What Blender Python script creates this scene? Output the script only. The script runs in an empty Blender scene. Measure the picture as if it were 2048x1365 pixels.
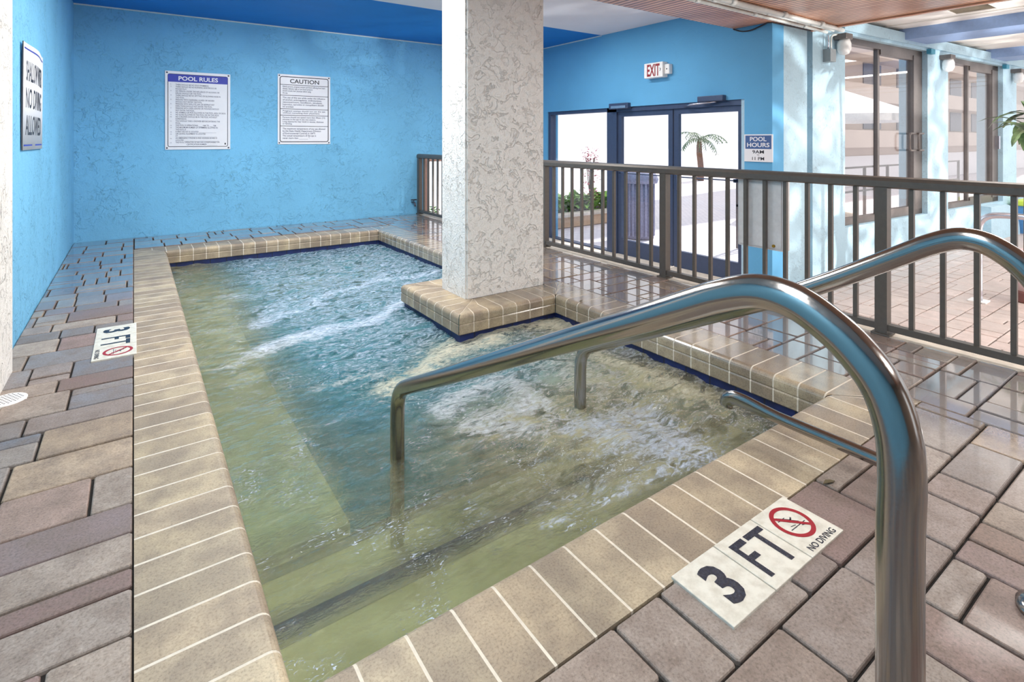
import bpy, bmesh, math, random
from mathutils import Vector, Matrix, noise, Euler
R = math.radians
PI = math.pi
rnd = random.Random(11)
S = bpy.context.scene
COL = S.collection

# ------------------------------------------------------------------ camera
FPX = 1078.0
YAW = math.atan2(1024 - 268, FPX)
cam = bpy.data.cameras.new('camera'); camo = bpy.data.objects.new('camera', cam); COL.objects.link(camo)
camo.location = (0, 0, 1.0); camo.rotation_euler = (R(90), 0, -YAW)
cam.sensor_width = 36; cam.sensor_fit = 'HORIZONTAL'; cam.lens = 36 * FPX / 2048
cam.shift_y = -(682.5 - 280) / 2048
cam.clip_start = 0.02; cam.clip_end = 400
S.camera = camo
S.view_settings.view_transform = 'Standard'; S.view_settings.look = 'None'
S.view_settings.gamma = 1; S.view_settings.use_curve_mapping = False
S.view_settings.exposure = 1.22

FW = (math.sin(YAW), math.cos(YAW)); RT = (math.cos(YAW), -math.sin(YAW))
def ray(x, y):
    u = (x - 1024) / FPX
    return (FW[0] + u * RT[0], FW[1] + u * RT[1], (280 - y) / FPX)
def pz(x, y, z):
    r = ray(x, y); t = (z - 1) / r[2]
    return (r[0] * t, r[1] * t, z)

# ------------------------------------------------------------------ materials
def lin(c):
    return tuple(((v / 255) / 12.92 if v / 255 <= .04045 else ((v / 255 + .055) / 1.055) ** 2.4) for v in c) + (1,)
class NT:
    def __init__(s, name):
        s.m = bpy.data.materials.new(name); s.m.use_nodes = True
        s.t = s.m.node_tree; s.t.nodes.clear()
        s.out = s.n('ShaderNodeOutputMaterial')
    def n(s, typ, **kw):
        nd = s.t.nodes.new(typ)
        for k, v in kw.items():
            if k in nd.bl_rna.properties: setattr(nd, k, v)
            else: nd.inputs[k].default_value = v
        return nd
    def l(s, a, b): s.t.links.new(a, b)
    def noise(s, scale, detail=4, rough=.55, vec=None, dist=0):
        nd = s.n('ShaderNodeTexNoise'); nd.inputs['Scale'].default_value = scale
        nd.inputs['Detail'].default_value = detail; nd.inputs['Roughness'].default_value = rough
        nd.inputs['Distortion'].default_value = dist
        if vec is not None: s.l(vec, nd.inputs['Vector'])
        return nd
    def ramp(s, fac, pts, interp='LINEAR'):
        r = s.n('ShaderNodeValToRGB'); r.color_ramp.interpolation = interp
        e = r.color_ramp.elements
        while len(e) < len(pts): e.new(.5)
        for i, (p, c) in enumerate(pts):
            e[i].position = p; e[i].color = c if len(c) == 4 else tuple(c) + (1,)
        s.l(fac, r.inputs[0]); return r
    def mix(s, fac, a, b, mode='MIX'):
        m = s.n('ShaderNodeMix'); m.data_type = 'RGBA'; m.blend_type = mode
        for inp, v in ((m.inputs[0], fac), (m.inputs[6], a), (m.inputs[7], b)):
            if isinstance(v, (int, float)): inp.default_value = v
            elif isinstance(v, tuple): inp.default_value = v
            else: s.l(v, inp)
        return m.outputs[2]
    def math(s, op, a, b=0.0, clamp=False):
        m = s.n('ShaderNodeMath'); m.operation = op; m.use_clamp = clamp
        for i, v in enumerate((a, b)):
            if isinstance(v, (int, float)): m.inputs[i].default_value = v
            else: s.l(v, m.inputs[i])
        return m.outputs[0]
    def bump(s, h, strength, dist=.01, prev=None):
        b = s.n('ShaderNodeBump'); b.inputs['Strength'].default_value = strength; b.inputs['Distance'].default_value = dist
        s.l(h, b.inputs['Height'])
        if prev is not None: s.l(prev, b.inputs['Normal'])
        return b.outputs[0]
    def bsdf(s, color=None, rough=.5, metal=0, normal=None, **kw):
        p = s.n('ShaderNodeBsdfPrincipled')
        if color is not None:
            if isinstance(color, tuple): p.inputs['Base Color'].default_value = color
            else: s.l(color, p.inputs['Base Color'])
        if isinstance(rough, (int, float)): p.inputs['Roughness'].default_value = rough
        else: s.l(rough, p.inputs['Roughness'])
        p.inputs['Metallic'].default_value = metal
        if normal is not None: s.l(normal, p.inputs['Normal'])
        for k, v in kw.items(): p.inputs[k].default_value = v
        s.l(p.outputs[0], s.out.inputs[0]); return p
    def pos(s):
        g = s.n('ShaderNodeNewGeometry'); return g.outputs['Position']
    def obj(s):
        g = s.n('ShaderNodeTexCoord'); return g.outputs['Object']

def plain(name, rgb, rough=.5, metal=0, var=.06, scale=30, **kw):
    t = NT(name); n = t.noise(scale, 3, vec=t.obj())
    c = lin(rgb)
    r = t.ramp(n.outputs[0], [(.3, tuple(v * (1 - var) for v in c[:3])), (.7, tuple(min(1, v * (1 + var)) for v in c[:3]))])
    t.bsdf(r.outputs[0], rough, metal, **kw)
    return t.m

def stucco(name, rgb, scale=1.0, strength=.55, dark=.82, lines=9.0, fleck=0.0, fine=.35, floor=.15):
    t = NT(name); p = t.pos(); c = lin(rgb)
    broad = t.noise(1.1 * scale, 4, vec=p)
    col = t.ramp(broad.outputs[0], [(.3, tuple(v * dark for v in c[:3])), (.68, c[:3])])
    # knock-down trowel ridges: bands of a distorted noise
    k = t.noise(lines * scale, 6, .62, p, .5)
    ridge = t.ramp(k.outputs[0], [(.42, (0, 0, 0)), (.47, (.8, .8, .8)), (.58, (.7, .7, .7)), (.62, (1, 1, 1))])
    f = t.noise(60 * scale, 3, .6, p)
    m = t.noise(2.3 * scale, 3, .5, p)
    mask = t.ramp(m.outputs[0], [(.38, (floor,) * 3), (.6, (1, 1, 1))])
    h = t.math('ADD', t.math('MULTIPLY', ridge.outputs[0], mask.outputs[0]), t.math('MULTIPLY', f.outputs[0], fine))
    nrm = t.bump(h, strength, .012)
    cc = col.outputs[0]
    if fleck:
        k2 = t.noise(lines * 1.7 * scale, 6, .65, p, 1.5)
        fl = t.ramp(k2.outputs[0], [(.55, (0, 0, 0)), (.64, (1, 1, 1))])
        ff = t.math('MULTIPLY', t.math('MULTIPLY', fl.outputs[0], mask.outputs[0]), fleck)
        cc = t.mix(ff, cc, tuple(v * .45 for v in c[:3]) + (1,))
    t.bsdf(cc, .75, 0, nrm)
    return t.m

M = {}
M['blue_back'] = stucco('blue_stucco', (122, 194, 234), 1.15, .6, .84, 9, .45)
M['blue_exit'] = stucco('blue_smooth_stucco', (98, 172, 218), .7, .15, .84, 6)
M['blue_pale'] = stucco('pale_blue_stucco', (186, 218, 234), 1.3, .5, .92, 12, .4)
M['white_stucco'] = stucco('white_stucco', (238, 234, 228), 1.25, .8, .95, 9)
M['blue_soffit'] = plain('deep_blue_soffit', (10, 118, 196), .6, 0, .05, 3)
M['ceiling'] = plain('ceiling_paint', (222, 222, 228), .8, 0, .03, 2)
M['ceiling_w'] = plain('ceiling_panel', (244, 240, 234), .7, 0, .03, 2)
M['bronze'] = plain('bronze_paint', (96, 90, 84), .35, .25, .08, 40)
M['door_dark'] = plain('dark_anodised', (66, 80, 108), .4, .3, .06, 30)
M['slider_brown'] = plain('brown_anodised', (112, 104, 100), .4, .2, .06, 30)
M['sign_white'] = plain('sign_white', (236, 236, 240), .4, 0, .02, 10)
M['ink'] = plain('ink_black', (38, 38, 50), .5)
M['ink_blue'] = plain('ink_blue', (42, 58, 170), .5)
M['navy'] = plain('navy_print', (66, 96, 150), .5)
M['ink_grey'] = plain('ink_grey', (96, 100, 122), .5)
M['red'] = plain('red_print', (150, 24, 38), .45)
M['exit_red'] = plain('exit_red', (150, 34, 40), .4)
M['white_plastic'] = plain('white_plastic', (242, 240, 238), .35)
M['grey_plastic'] = plain('grey_plastic', (150, 160, 164), .45)
M['box_white'] = plain('box_enamel', (226, 224, 224), .35)
M['brass'] = plain('brass', (186, 140, 50), .3, .8)
M['screw'] = plain('screw', (90, 92, 104), .4, .6)
M['conduit'] = plain('conduit_paint', (226, 230, 226), .4, .1, .06, 20)
M['lamp_glass'] = plain('lamp_glass', (250, 248, 246), .25)
M['lime'] = plain('lime_plastic', (206, 226, 84), .4)
M['bin_blue'] = plain('bin_blue', (92, 150, 206), .45)
M['pot_pink'] = plain('pot_clay', (206, 178, 176), .6)
M['pot_brown'] = plain('pot_base', (110, 66, 60), .6)
M['hose'] = plain('hose_teal', (196, 226, 228), .35)
M['black'] = plain('black_void', (20, 20, 24), .6)
M['grout'] = plain('coping_grout', (212, 202, 186), .85, 0, .1, 60)
M['concrete'] = plain('concrete_kerb', (214, 204, 190), .8, 0, .15, 12)
M['sand'] = plain('joint_sand', (34, 30, 28), .95, 0, .3, 80)
M['trash'] = plain('trash_can_grey', (148, 148, 172), .7, 0, .2, 40)
M['plant_stem'] = plain('plant_stem', (96, 84, 60), .7)
M['trunk'] = plain('palm_trunk', (120, 92, 76), .9, 0, .3, 30)
M['beige'] = plain('beige_render', (206, 190, 180), .8, 0, .05, 1)
M['beige_dark'] = plain('building_window', (84, 88, 110), .3)
M['umb'] = plain('umbrella_cloth', (236, 236, 236), .8)
M['pale_bld'] = plain('pale_tower', (214, 212, 226), .8, 0, .03, .5)
M['fibre'] = plain('silver_metal', (206, 206, 216), .25, .9)

def leafmat(name, rgb, rgb2):
    t = NT(name); n = t.noise(9, 2, vec=t.pos())
    r = t.ramp(n.outputs[0], [(.35, lin(rgb)), (.65, lin(rgb2))])
    p = t.bsdf(r.outputs[0], .4)
    return t.m
M['leaf'] = leafmat('leaf_green', (64, 128, 62), (160, 206, 92))
M['leaf_dark'] = leafmat('leaf_dark', (60, 84, 54), (112, 140, 92))
M['leaf_red'] = leafmat('leaf_red', (170, 60, 80), (220, 130, 140))

def steel():
    t = NT('brushed_steel'); n = t.noise(220, 3, .6, t.obj())
    rr = t.ramp(n.outputs[0], [(.3, (.13, .13, .13)), (.7, (.2, .2, .2))])
    t.bsdf(lin((160, 157, 154)), rr.outputs[0], 1.0)
    return t.m
M['steel'] = steel()

def wood():
    t = NT('wood_slats'); p = t.pos()
    sx = t.n('ShaderNodeSeparateXYZ'); t.l(p, sx.inputs[0])
    fr = t.math('FRACT', t.math('MULTIPLY', sx.outputs[0], 1 / .06))
    idx = t.math('FLOOR', t.math('MULTIPLY', sx.outputs[0], 1 / .06))
    wn = t.n('ShaderNodeTexWhiteNoise'); wn.noise_dimensions = '1D'; t.l(idx, wn.inputs['W'])
    mp = t.n('ShaderNodeMapping'); mp.inputs['Scale'].default_value = (30, 2.0, 30); t.l(p, mp.inputs[0])
    g = t.noise(1.4, 5, .6, mp.outputs[0])
    c = t.ramp(g.outputs[0], [(.25, lin((190, 128, 96))), (.5, lin((222, 166, 132))), (.8, lin((240, 200, 172)))])
    c2 = t.mix(t.math('MULTIPLY', wn.outputs[0], .35), c.outputs[0], lin((206, 150, 130)))
    gap = t.ramp(fr, [(0, (0, 0, 0)), (.10, (0, 0, 0)), (.17, (1, 1, 1)), (.83, (1, 1, 1)), (.90, (0, 0, 0))])
    c3 = t.mix(gap.outputs[0], lin((84, 50, 40)), c2)
    nrm = t.bump(gap.outputs[0], .5, .01)
    t.bsdf(c3, .28, 0, nrm)
    return t.m
M['wood'] = wood()

def paver_mat(name, wet=True, light=0.0):
    t = NT(name); p = t.pos()
    a = t.n('ShaderNodeAttribute'); a.attribute_name = 'col'
    n1 = t.noise(11, 6, .7, p); n2 = t.noise(170, 3, .7, p)
    c = t.mix(t.math('MULTIPLY', t.math('SUBTRACT', n1.outputs[0], .36, True), 2.4, True), a.outputs[0], lin((118, 102, 92)))
    r2 = t.ramp(n2.outputs[0], [(.32, (.52, .5, .48)), (.5, (.92, .92, .92)), (.62, (1.0, 1.0, 1.0)), (.74, (1.5, 1.46, 1.4))])
    c = t.mix(.8, c, r2.outputs[0], 'MULTIPLY')
    if light: c = t.mix(light, c, lin((226, 206, 198)))
    nrm = t.bump(n2.outputs[0], .3, .0025)
    nrm = t.bump(n1.outputs[0], .22, .008, nrm)
    if wet:
        sx = t.n('ShaderNodeSeparateXYZ'); t.l(p, sx.inputs[0])
        # water splashed over the side by the doors and along the back wall
        wx = t.n('ShaderNodeMapRange'); wx.inputs[1].default_value = 1.9; wx.inputs[2].default_value = 2.5; t.l(sx.outputs[0], wx.inputs[0])
        wy = t.n('ShaderNodeMapRange'); wy.inputs[1].default_value = 3.6; wy.inputs[2].default_value = 4.8; t.l(sx.outputs[1], wy.inputs[0])
        w = t.math('MAXIMUM', wx.outputs[0], wy.outputs[0])
        wn = t.noise(2.2, 3, .5, p)
        w = t.math('ADD', w, t.math('MULTIPLY', t.math('SUBTRACT', wn.outputs[0], .5), .7), True)
        ge = t.n('ShaderNodeNewGeometry'); sn = t.n('ShaderNodeSeparateXYZ'); t.l(ge.outputs['True Normal'], sn.inputs[0])
        w = t.math('MULTIPLY', w, t.math('GREATER_THAN', sn.outputs[2], .985))
        ro = t.math('SUBTRACT', .6, t.math('MULTIPLY', w, .40))
        b = t.bsdf(c, ro, 0, nrm)
        t.l(w, b.inputs['Coat Weight']); t.l(t.math('ADD', 1.5, t.math('MULTIPLY', w, .9)), b.inputs['IOR']); b.inputs['Coat Roughness'].default_value = .05; b.inputs['Coat IOR'].default_value = 2.5
    else:
        t.bsdf(c, .38, 0, nrm)
    return t.m
M['paver'] = paver_mat('paver', True)
M['paver_low'] = paver_mat('paver_lower', False, .42)

def coping_mat():
    t = NT('coping_brick'); p = t.pos()
    a = t.n('ShaderNodeAttribute'); a.attribute_name = 'col'
    n1 = t.noise(7, 4, .6, p); n2 = t.noise(180, 3, .7, p)
    st = t.ramp(n1.outputs[0], [(.34, (.0, .0, .0)), (.62, (1, 1, 1))])
    c = t.mix(t.math('MULTIPLY', st.outputs[0], .75), a.outputs[0], lin((130, 116, 102)))
    r2 = t.ramp(n2.outputs[0], [(.34, (.6, .58, .56)), (.5, (.95, .95, .95)), (.62, (1, 1, 1)), (.74, (1.3, 1.28, 1.24))])
    c = t.mix(.8, c, r2.outputs[0], 'MULTIPLY')
    nrm = t.bump(n2.outputs[0], .25, .002)
    sx = t.n('ShaderNodeSeparateXYZ'); t.l(p, sx.inputs[0])
    wx = t.n('ShaderNodeMapRange'); wx.inputs[1].default_value = 1.7; wx.inputs[2].default_value = 2.3; t.l(sx.outputs[0], wx.inputs[0])
    b = t.bsdf(c, t.math('SUBTRACT', .55, t.math('MULTIPLY', wx.outputs[0], .33)), 0, nrm)
    t.l(t.math('MULTIPLY', wx.outputs[0], .8), b.inputs['Coat Weight']); b.inputs['Coat Roughness'].default_value = .12; b.inputs['Coat IOR'].default_value = 1.9
    return t.m
M['coping'] = coping_mat()

def tile_marker():
    t = NT('marker_tile'); p = t.pos(); n = t.noise(40, 4, .6, p)
    r = t.ramp(n.outputs[0], [(.3, lin((196, 190, 176))), (.6, lin((218, 214, 202)))])
    t.bsdf(r.outputs[0], .35, 0, t.bump(n.outputs[0], .15, .002)); return t.m
M['marker'] = tile_marker()

def marker_ink():
    t = NT('marker_ink'); p = t.pos(); n = t.noise(150, 3, .6, p)
    r = t.ramp(n.outputs[0], [(.45, lin((34, 34, 46))), (.66, lin((52, 54, 68)))])
    t.bsdf(r.outputs[0], .25, 0, t.bump(n.outputs[0], .8, .004)); return t.m
M['marker_ink'] = marker_ink()

def plaster(name, c1, c2, scale=4):
    t = NT(name); p = t.pos(); n = t.noise(scale, 5, .6, p, .6)
    r = t.ramp(n.outputs[0], [(.3, lin(c1)), (.68, lin(c2))])
    t.bsdf(r.outputs[0], .7); return t.m
M['plaster_step'] = plaster('plaster_step', (158, 146, 96), (204, 192, 140))
M['plaster_bench'] = plaster('plaster_bench', (140, 150, 118), (202, 198, 142))
M['plaster_floor'] = plaster('plaster_floor', (20, 100, 114), (56, 146, 152), 2)
M['plaster_wall'] = plaster('plaster_wall', (70, 120, 124), (110, 150, 140), 3)
def blue_tile(name='waterline_tile', rgb=(18, 34, 84)):
    t = NT(name); p = t.pos()
    sx = t.n('ShaderNodeSeparateXYZ'); t.l(p, sx.inputs[0])
    s = t.math('ADD', sx.outputs[0], sx.outputs[1])
    fr = t.math('FRACT', t.math('MULTIPLY', s, 1 / .135))
    g = t.ramp(fr, [(0, (0, 0, 0)), (.04, (0, 0, 0)), (.06, (1, 1, 1))])
    n = t.noise(12, 3, vec=p)
    c0 = lin(rgb); c = t.ramp(n.outputs[0], [(.3, tuple(v * .7 for v in c0[:3])), (.7, tuple(v * 1.5 for v in c0[:3]))])
    t.bsdf(t.mix(g.outputs[0], lin((26, 28, 40)), c.outputs[0]), .5); return t.m
M['tile_blue'] = blue_tile()
M['tile_step'] = blue_tile('step_edge_tile', (26, 28, 42))

def glass(name, tint=(.93, .93, .94), gl=1.0):
    t = NT(name)
    tr = t.n('ShaderNodeBsdfTransparent'); tr.inputs[0].default_value = tint + (1,)
    go = t.n('ShaderNodeBsdfGlossy'); go.inputs['Roughness'].default_value = .01
    fr = t.n('ShaderNodeFresnel'); ge = t.n('ShaderNodeNewGeometry')
    t.l(t.math('SUBTRACT', 1.45, t.math('MULTIPLY', ge.outputs['Backfacing'], 1.45 - 1 / 1.45)), fr.inputs[0])
    mx = t.n('ShaderNodeMixShader'); t.l(t.math('MULTIPLY', fr.outputs[0], gl), mx.inputs[0]); t.l(tr.outputs[0], mx.inputs[1]); t.l(go.outputs[0], mx.inputs[2])
    t.l(mx.outputs[0], t.out.inputs[0]); return t.m
M['glass'] = glass('door_glass')
M['glass_s'] = glass('slider_glass', (.90, .88, .87))

def water():
    t = NT('spa_water'); p = t.pos()
    at = t.n('ShaderNodeAttribute'); at.attribute_name = 'foam'
    sp = t.n('ShaderNodeSeparateColor'); t.l(at.outputs['Color'], sp.inputs[0])
    foam, chop, cream = sp.outputs[0], sp.outputs[1], sp.outputs[2]
    mp = t.n('ShaderNodeMapping'); mp.inputs['Scale'].default_value = (.85, 1.9, 1); mp.inputs['Rotation'].default_value = (0, 0, R(-20)); t.l(p, mp.inputs[0])
    n1 = t.noise(7, 6, .6, mp.outputs[0], 1.6)
    n2 = t.noise(26, 5, .65, mp.outputs[0], 1.4)
    n3 = t.noise(70, 3, .6, p, .6)
    r1 = t.math('SUBTRACT', 1.0, t.math('ABSOLUTE', t.math('SUBTRACT', t.math('MULTIPLY', n1.outputs[0], 2.0), 1.0)))
    f = t.math('ADD', t.math('MULTIPLY', r1, .45), t.math('MULTIPLY', n2.outputs[0], .55))
    # threshold slides with the foam density
    th = t.math('SUBTRACT', .85, t.math('MULTIPLY', foam, .40))
    k = t.math('MULTIPLY', t.math('SUBTRACT', f, th), 4.0, True)
    k = t.math('MULTIPLY', k, .88)
    # fine air bubbles carried in the water
    tb = t.math('ADD', t.math('MULTIPLY', chop, .50), t.math('MULTIPLY', foam, .3))
    tb = t.math('MULTIPLY', tb, t.math('MULTIPLY', t.math('SUBTRACT', n1.outputs[0], .22, True), 2.6))
    tb = t.math('ADD', t.math('MULTIPLY', tb, .72), .03, True)
    # white foam flecks, also painted in for glints the water lacks
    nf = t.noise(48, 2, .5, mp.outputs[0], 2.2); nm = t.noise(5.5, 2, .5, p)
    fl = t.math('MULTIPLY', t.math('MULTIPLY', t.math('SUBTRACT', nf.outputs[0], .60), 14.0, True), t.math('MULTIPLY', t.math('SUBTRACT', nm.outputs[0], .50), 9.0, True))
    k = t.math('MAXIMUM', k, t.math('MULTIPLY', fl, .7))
    hb = t.math('ADD', t.math('MULTIPLY', n2.outputs[0], 1.0), t.math('MULTIPLY', n3.outputs[0], .22))
    b = t.n('ShaderNodeBump'); t.l(hb, b.inputs['Height']); b.inputs['Distance'].default_value = .03
    t.l(t.math('ADD', .26, t.math('MULTIPLY', chop, .7)), b.inputs['Strength'])
    tr = t.n('ShaderNodeBsdfTransparent'); tr.inputs[0].default_value = (.84, .95, .93, 1)
    go = t.n('ShaderNodeBsdfGlossy'); go.inputs['Roughness'].default_value = .04; t.l(b.outputs[0], go.inputs['Normal'])
    fr = t.n('ShaderNodeFresnel'); t.l(t.math('ADD', 1.26, t.math('MULTIPLY', chop, .24)), fr.inputs[0]); t.l(b.outputs[0], fr.inputs['Normal'])
    mx = t.n('ShaderNodeMixShader'); t.l(t.math('MULTIPLY', fr.outputs[0], 1.15, True), mx.inputs[0]); t.l(tr.outputs[0], mx.inputs[1]); t.l(go.outputs[0], mx.inputs[2])
    df = t.n('ShaderNodeBsdfDiffuse')
    t.l(t.mix(cream, lin((206, 218, 240)), lin((214, 210, 190))), df.inputs[0]); t.l(b.outputs[0], df.inputs['Normal'])
    d2 = t.n('ShaderNodeBsdfDiffuse')
    ad = t.n('ShaderNodeAttribute'); ad.attribute_name = 'deep'
    t.l(t.mix(ad.outputs['Fac'], lin((190, 186, 150)), lin((92, 160, 176))), d2.inputs[0])
    rf = t.n('ShaderNodeBsdfRefraction'); rf.inputs['IOR'].default_value = 1.12; rf.inputs['Roughness'].default_value = .05
    rf.inputs['Color'].default_value = (.84, .95, .93, 1); t.l(b.outputs[0], rf.inputs['Normal'])
    m4 = t.n('ShaderNodeMixShader'); m4.inputs[0].default_value = .55; t.l(tr.outputs[0], m4.inputs[1]); t.l(rf.outputs[0], m4.inputs[2])
    m3 = t.n('ShaderNodeMixShader'); t.l(tb, m3.inputs[0]); t.l(m4.outputs[0], m3.inputs[1]); t.l(d2.outputs[0], m3.inputs[2])
    t.l(m3.outputs[0], mx.inputs[1])
    m2 = t.n('ShaderNodeMixShader'); t.l(k, m2.inputs[0]); t.l(mx.outputs[0], m2.inputs[1]); t.l(df.outputs[0], m2.inputs[2])
    t.l(m2.outputs[0], t.out.inputs[0]); return t.m
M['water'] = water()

def outpave():
    t = NT('courtyard_paving'); p = t.pos()
    br = t.n('ShaderNodeTexBrick'); br.inputs['Scale'].default_value = 4
    br.inputs['Color1'].default_value = lin((238, 234, 238)); br.inputs['Color2'].default_value = lin((226, 222, 230))
    br.inputs['Mortar'].default_value = lin((190, 186, 196)); br.inputs['Mortar Size'].default_value = .02
    t.l(p, br.inputs[0]); t.bsdf(br.outputs[0], .7); return t.m
M['outpave'] = outpave()

# ------------------------------------------------------------------ mesh helpers
class G:
    """collects faces (with a material slot and a colour each) into one mesh"""
    def __init__(s): s.v = []; s.f = []; s.mi = []; s.c = []; s.sm = []
    def face(s, pts, mi=0, col=(1, 1, 1), smooth=False):
        b = len(s.v); s.v += [tuple(p) for p in pts]; s.f.append(tuple(range(b, b + len(pts)))); s.mi.append(mi); s.c.append(col); s.sm.append(smooth)
    def add(s, verts, faces, mi=0, col=(1, 1, 1), smooth=False):
        b = len(s.v); s.v += [tuple(p) for p in verts]
        for f in faces: s.f.append(tuple(b + i for i in f)); s.mi.append(mi); s.c.append(col); s.sm.append(smooth)
    def box(s, x0, x1, y0, y1, z0, z1, mi=0, col=(1, 1, 1), bev=0.0):
        x0, x1 = min(x0, x1), max(x0, x1); y0, y1 = min(y0, y1), max(y0, y1); z0, z1 = min(z0, z1), max(z0, z1)
        if bev <= 0:
            v = [(x0, y0, z0), (x1, y0, z0), (x1, y1, z0), (x0, y1, z0), (x0, y0, z1), (x1, y0, z1), (x1, y1, z1), (x0, y1, z1)]
            s.add(v, [(3, 2, 1, 0), (4, 5, 6, 7), (0, 1, 5, 4), (1, 2, 6, 5), (2, 3, 7, 6), (3, 0, 4, 7)], mi, col); return s
        bm = bmesh.new(); bmesh.ops.create_cube(bm, size=1)
        for v in bm.verts: v.co = Vector(((x0 + x1) / 2 + v.co.x * (x1 - x0), (y0 + y1) / 2 + v.co.y * (y1 - y0), (z0 + z1) / 2 + v.co.z * (z1 - z0)))
        bmesh.ops.bevel(bm, geom=bm.edges[:], offset=bev, segments=2, profile=.5, affect='EDGES')
        s.bm(bm, mi, col); return s
    def bm(s, bm, mi=0, col=(1, 1, 1), smooth=False):
        bm.verts.index_update()
        s.add([v.co.copy() for v in bm.verts], [[v.index for v in f.verts] for f in bm.faces], mi, col, smooth); bm.free()
    def tube(s, pts, r, n=16, mi=0, cap=True, col=(1, 1, 1), flat=None):
        pts = [Vector(p) for p in pts]; m = len(pts)
        rr = r if isinstance(r, (list, tuple)) else [r] * m
        t0 = (pts[1] - pts[0]).normalized()
        up = Vector((0, 0, 1)) if abs(t0.z) < .9 else Vector((1, 0, 0))
        nx = t0.cross(up).normalized(); prev = t0
        base = len(s.v)
        for i in range(m):
            a = pts[max(i - 1, 0)]; b = pts[min(i + 1, m - 1)]; t = (b - a).normalized()
            q = prev.rotation_difference(t); nx = (q @ nx).normalized(); prev = t
            ny = t.cross(nx).normalized()
            fl = flat[i] if flat else 1.0
            for k in range(n):
                an = 2 * PI * k / n
                s.v.append(tuple(pts[i] + nx * (rr[i] * math.cos(an)) + ny * (rr[i] * fl * math.sin(an))))
        for i in range(m - 1):
            for k in range(n):
                s.f.append((base + i * n + k, base + i * n + (k + 1) % n, base + (i + 1) * n + (k + 1) % n, base + (i + 1) * n + k)); s.mi.append(mi); s.c.append(col); s.sm.append(True)
        if cap:
            s.f.append(tuple(base + k for k in range(n))[::-1]); s.mi.append(mi); s.c.append(col); s.sm.append(False)
            s.f.append(tuple(base + (m - 1) * n + k for k in range(n))); s.mi.append(mi); s.c.append(col); s.sm.append(False)
        return s
    def lathe(s, prof, cx, cy, n=24, mi=0, col=(1, 1, 1), smooth=True):
        base = len(s.v)
        for r, z in prof:
            for k in range(n):
                a = 2 * PI * k / n; s.v.append((cx + r * math.cos(a), cy + r * math.sin(a), z))
        for i in range(len(prof) - 1):
            for k in range(n):
                s.f.append((base + i * n + k, base + i * n + (k + 1) % n, base + (i + 1) * n + (k + 1) % n, base + (i + 1) * n + k)); s.mi.append(mi); s.c.append(col); s.sm.append(smooth)
        if prof[-1][0] > 1e-4:
            s.f.append(tuple(base + (len(prof) - 1) * n + k for k in range(n))); s.mi.append(mi); s.c.append(col); s.sm.append(False)
        if prof[0][0] > 1e-4:
            s.f.append(tuple(base + k for k in range(n))[::-1]); s.mi.append(mi); s.c.append(col); s.sm.append(False)
        return s
    def build(s, name, mats, parent=None, world=True, attr=False):
        me = bpy.data.meshes.new(name); me.from_pydata(s.v, [], s.f)
        for m in (mats if isinstance(mats, (list, tuple)) else [mats]): me.materials.append(m)
        me.polygons.foreach_set('material_index', s.mi); me.polygons.foreach_set('use_smooth', s.sm)
        if attr:
            a = me.color_attributes.new('col', 'FLOAT_COLOR', 'CORNER'); arr = []
            for f, c in zip(s.f, s.c): arr += [c[0], c[1], c[2], 1.0] * len(f)
            a.data.foreach_set('color', arr)
        me.update()
        o = bpy.data.objects.new(name, me); COL.objects.link(o)
        if parent:
            o.parent = parent
            if world: me.transform(wm(parent).inverted())
        return o
def wm(o):
    m = o.matrix_basis.copy()
    while o.parent: o = o.parent; m = o.matrix_basis @ m
    return m
def tag(o, label, cat=None, group=None, kind=None):
    if label: o['label'] = label
    if cat: o['category'] = cat
    if group: o['group'] = group
    if kind: o['kind'] = kind
    return o
def thing(name, loc, label, cat, rot=(0, 0, 0), group=None, kind=None):
    o = bpy.data.objects.new(name, None); COL.objects.link(o); o.location = loc; o.rotation_euler = rot; o.empty_display_size = .1
    return tag(o, label, cat, group, kind)
def struct(o, label=None): o['kind'] = 'structure'; o['category'] = o.name.split('.')[0].split('_')[0]; o['label'] = label or o.name.replace('_', ' '); return o
def smoothpath(pts, n=6):
    P = [Vector(p) for p in pts]; P = [P[0] * 2 - P[1]] + P + [P[-1] * 2 - P[-2]]; out = []
    for i in range(1, len(P) - 2):
        for k in range(n):
            t = k / n
            out.append(.5 * ((2 * P[i]) + (-P[i - 1] + P[i + 1]) * t + (2 * P[i - 1] - 5 * P[i] + 4 * P[i + 1] - P[i + 2]) * t * t + (-P[i - 1] + 3 * P[i] - 3 * P[i + 1] + P[i + 2]) * t ** 3))
    out.append(P[-2]); return out
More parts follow.
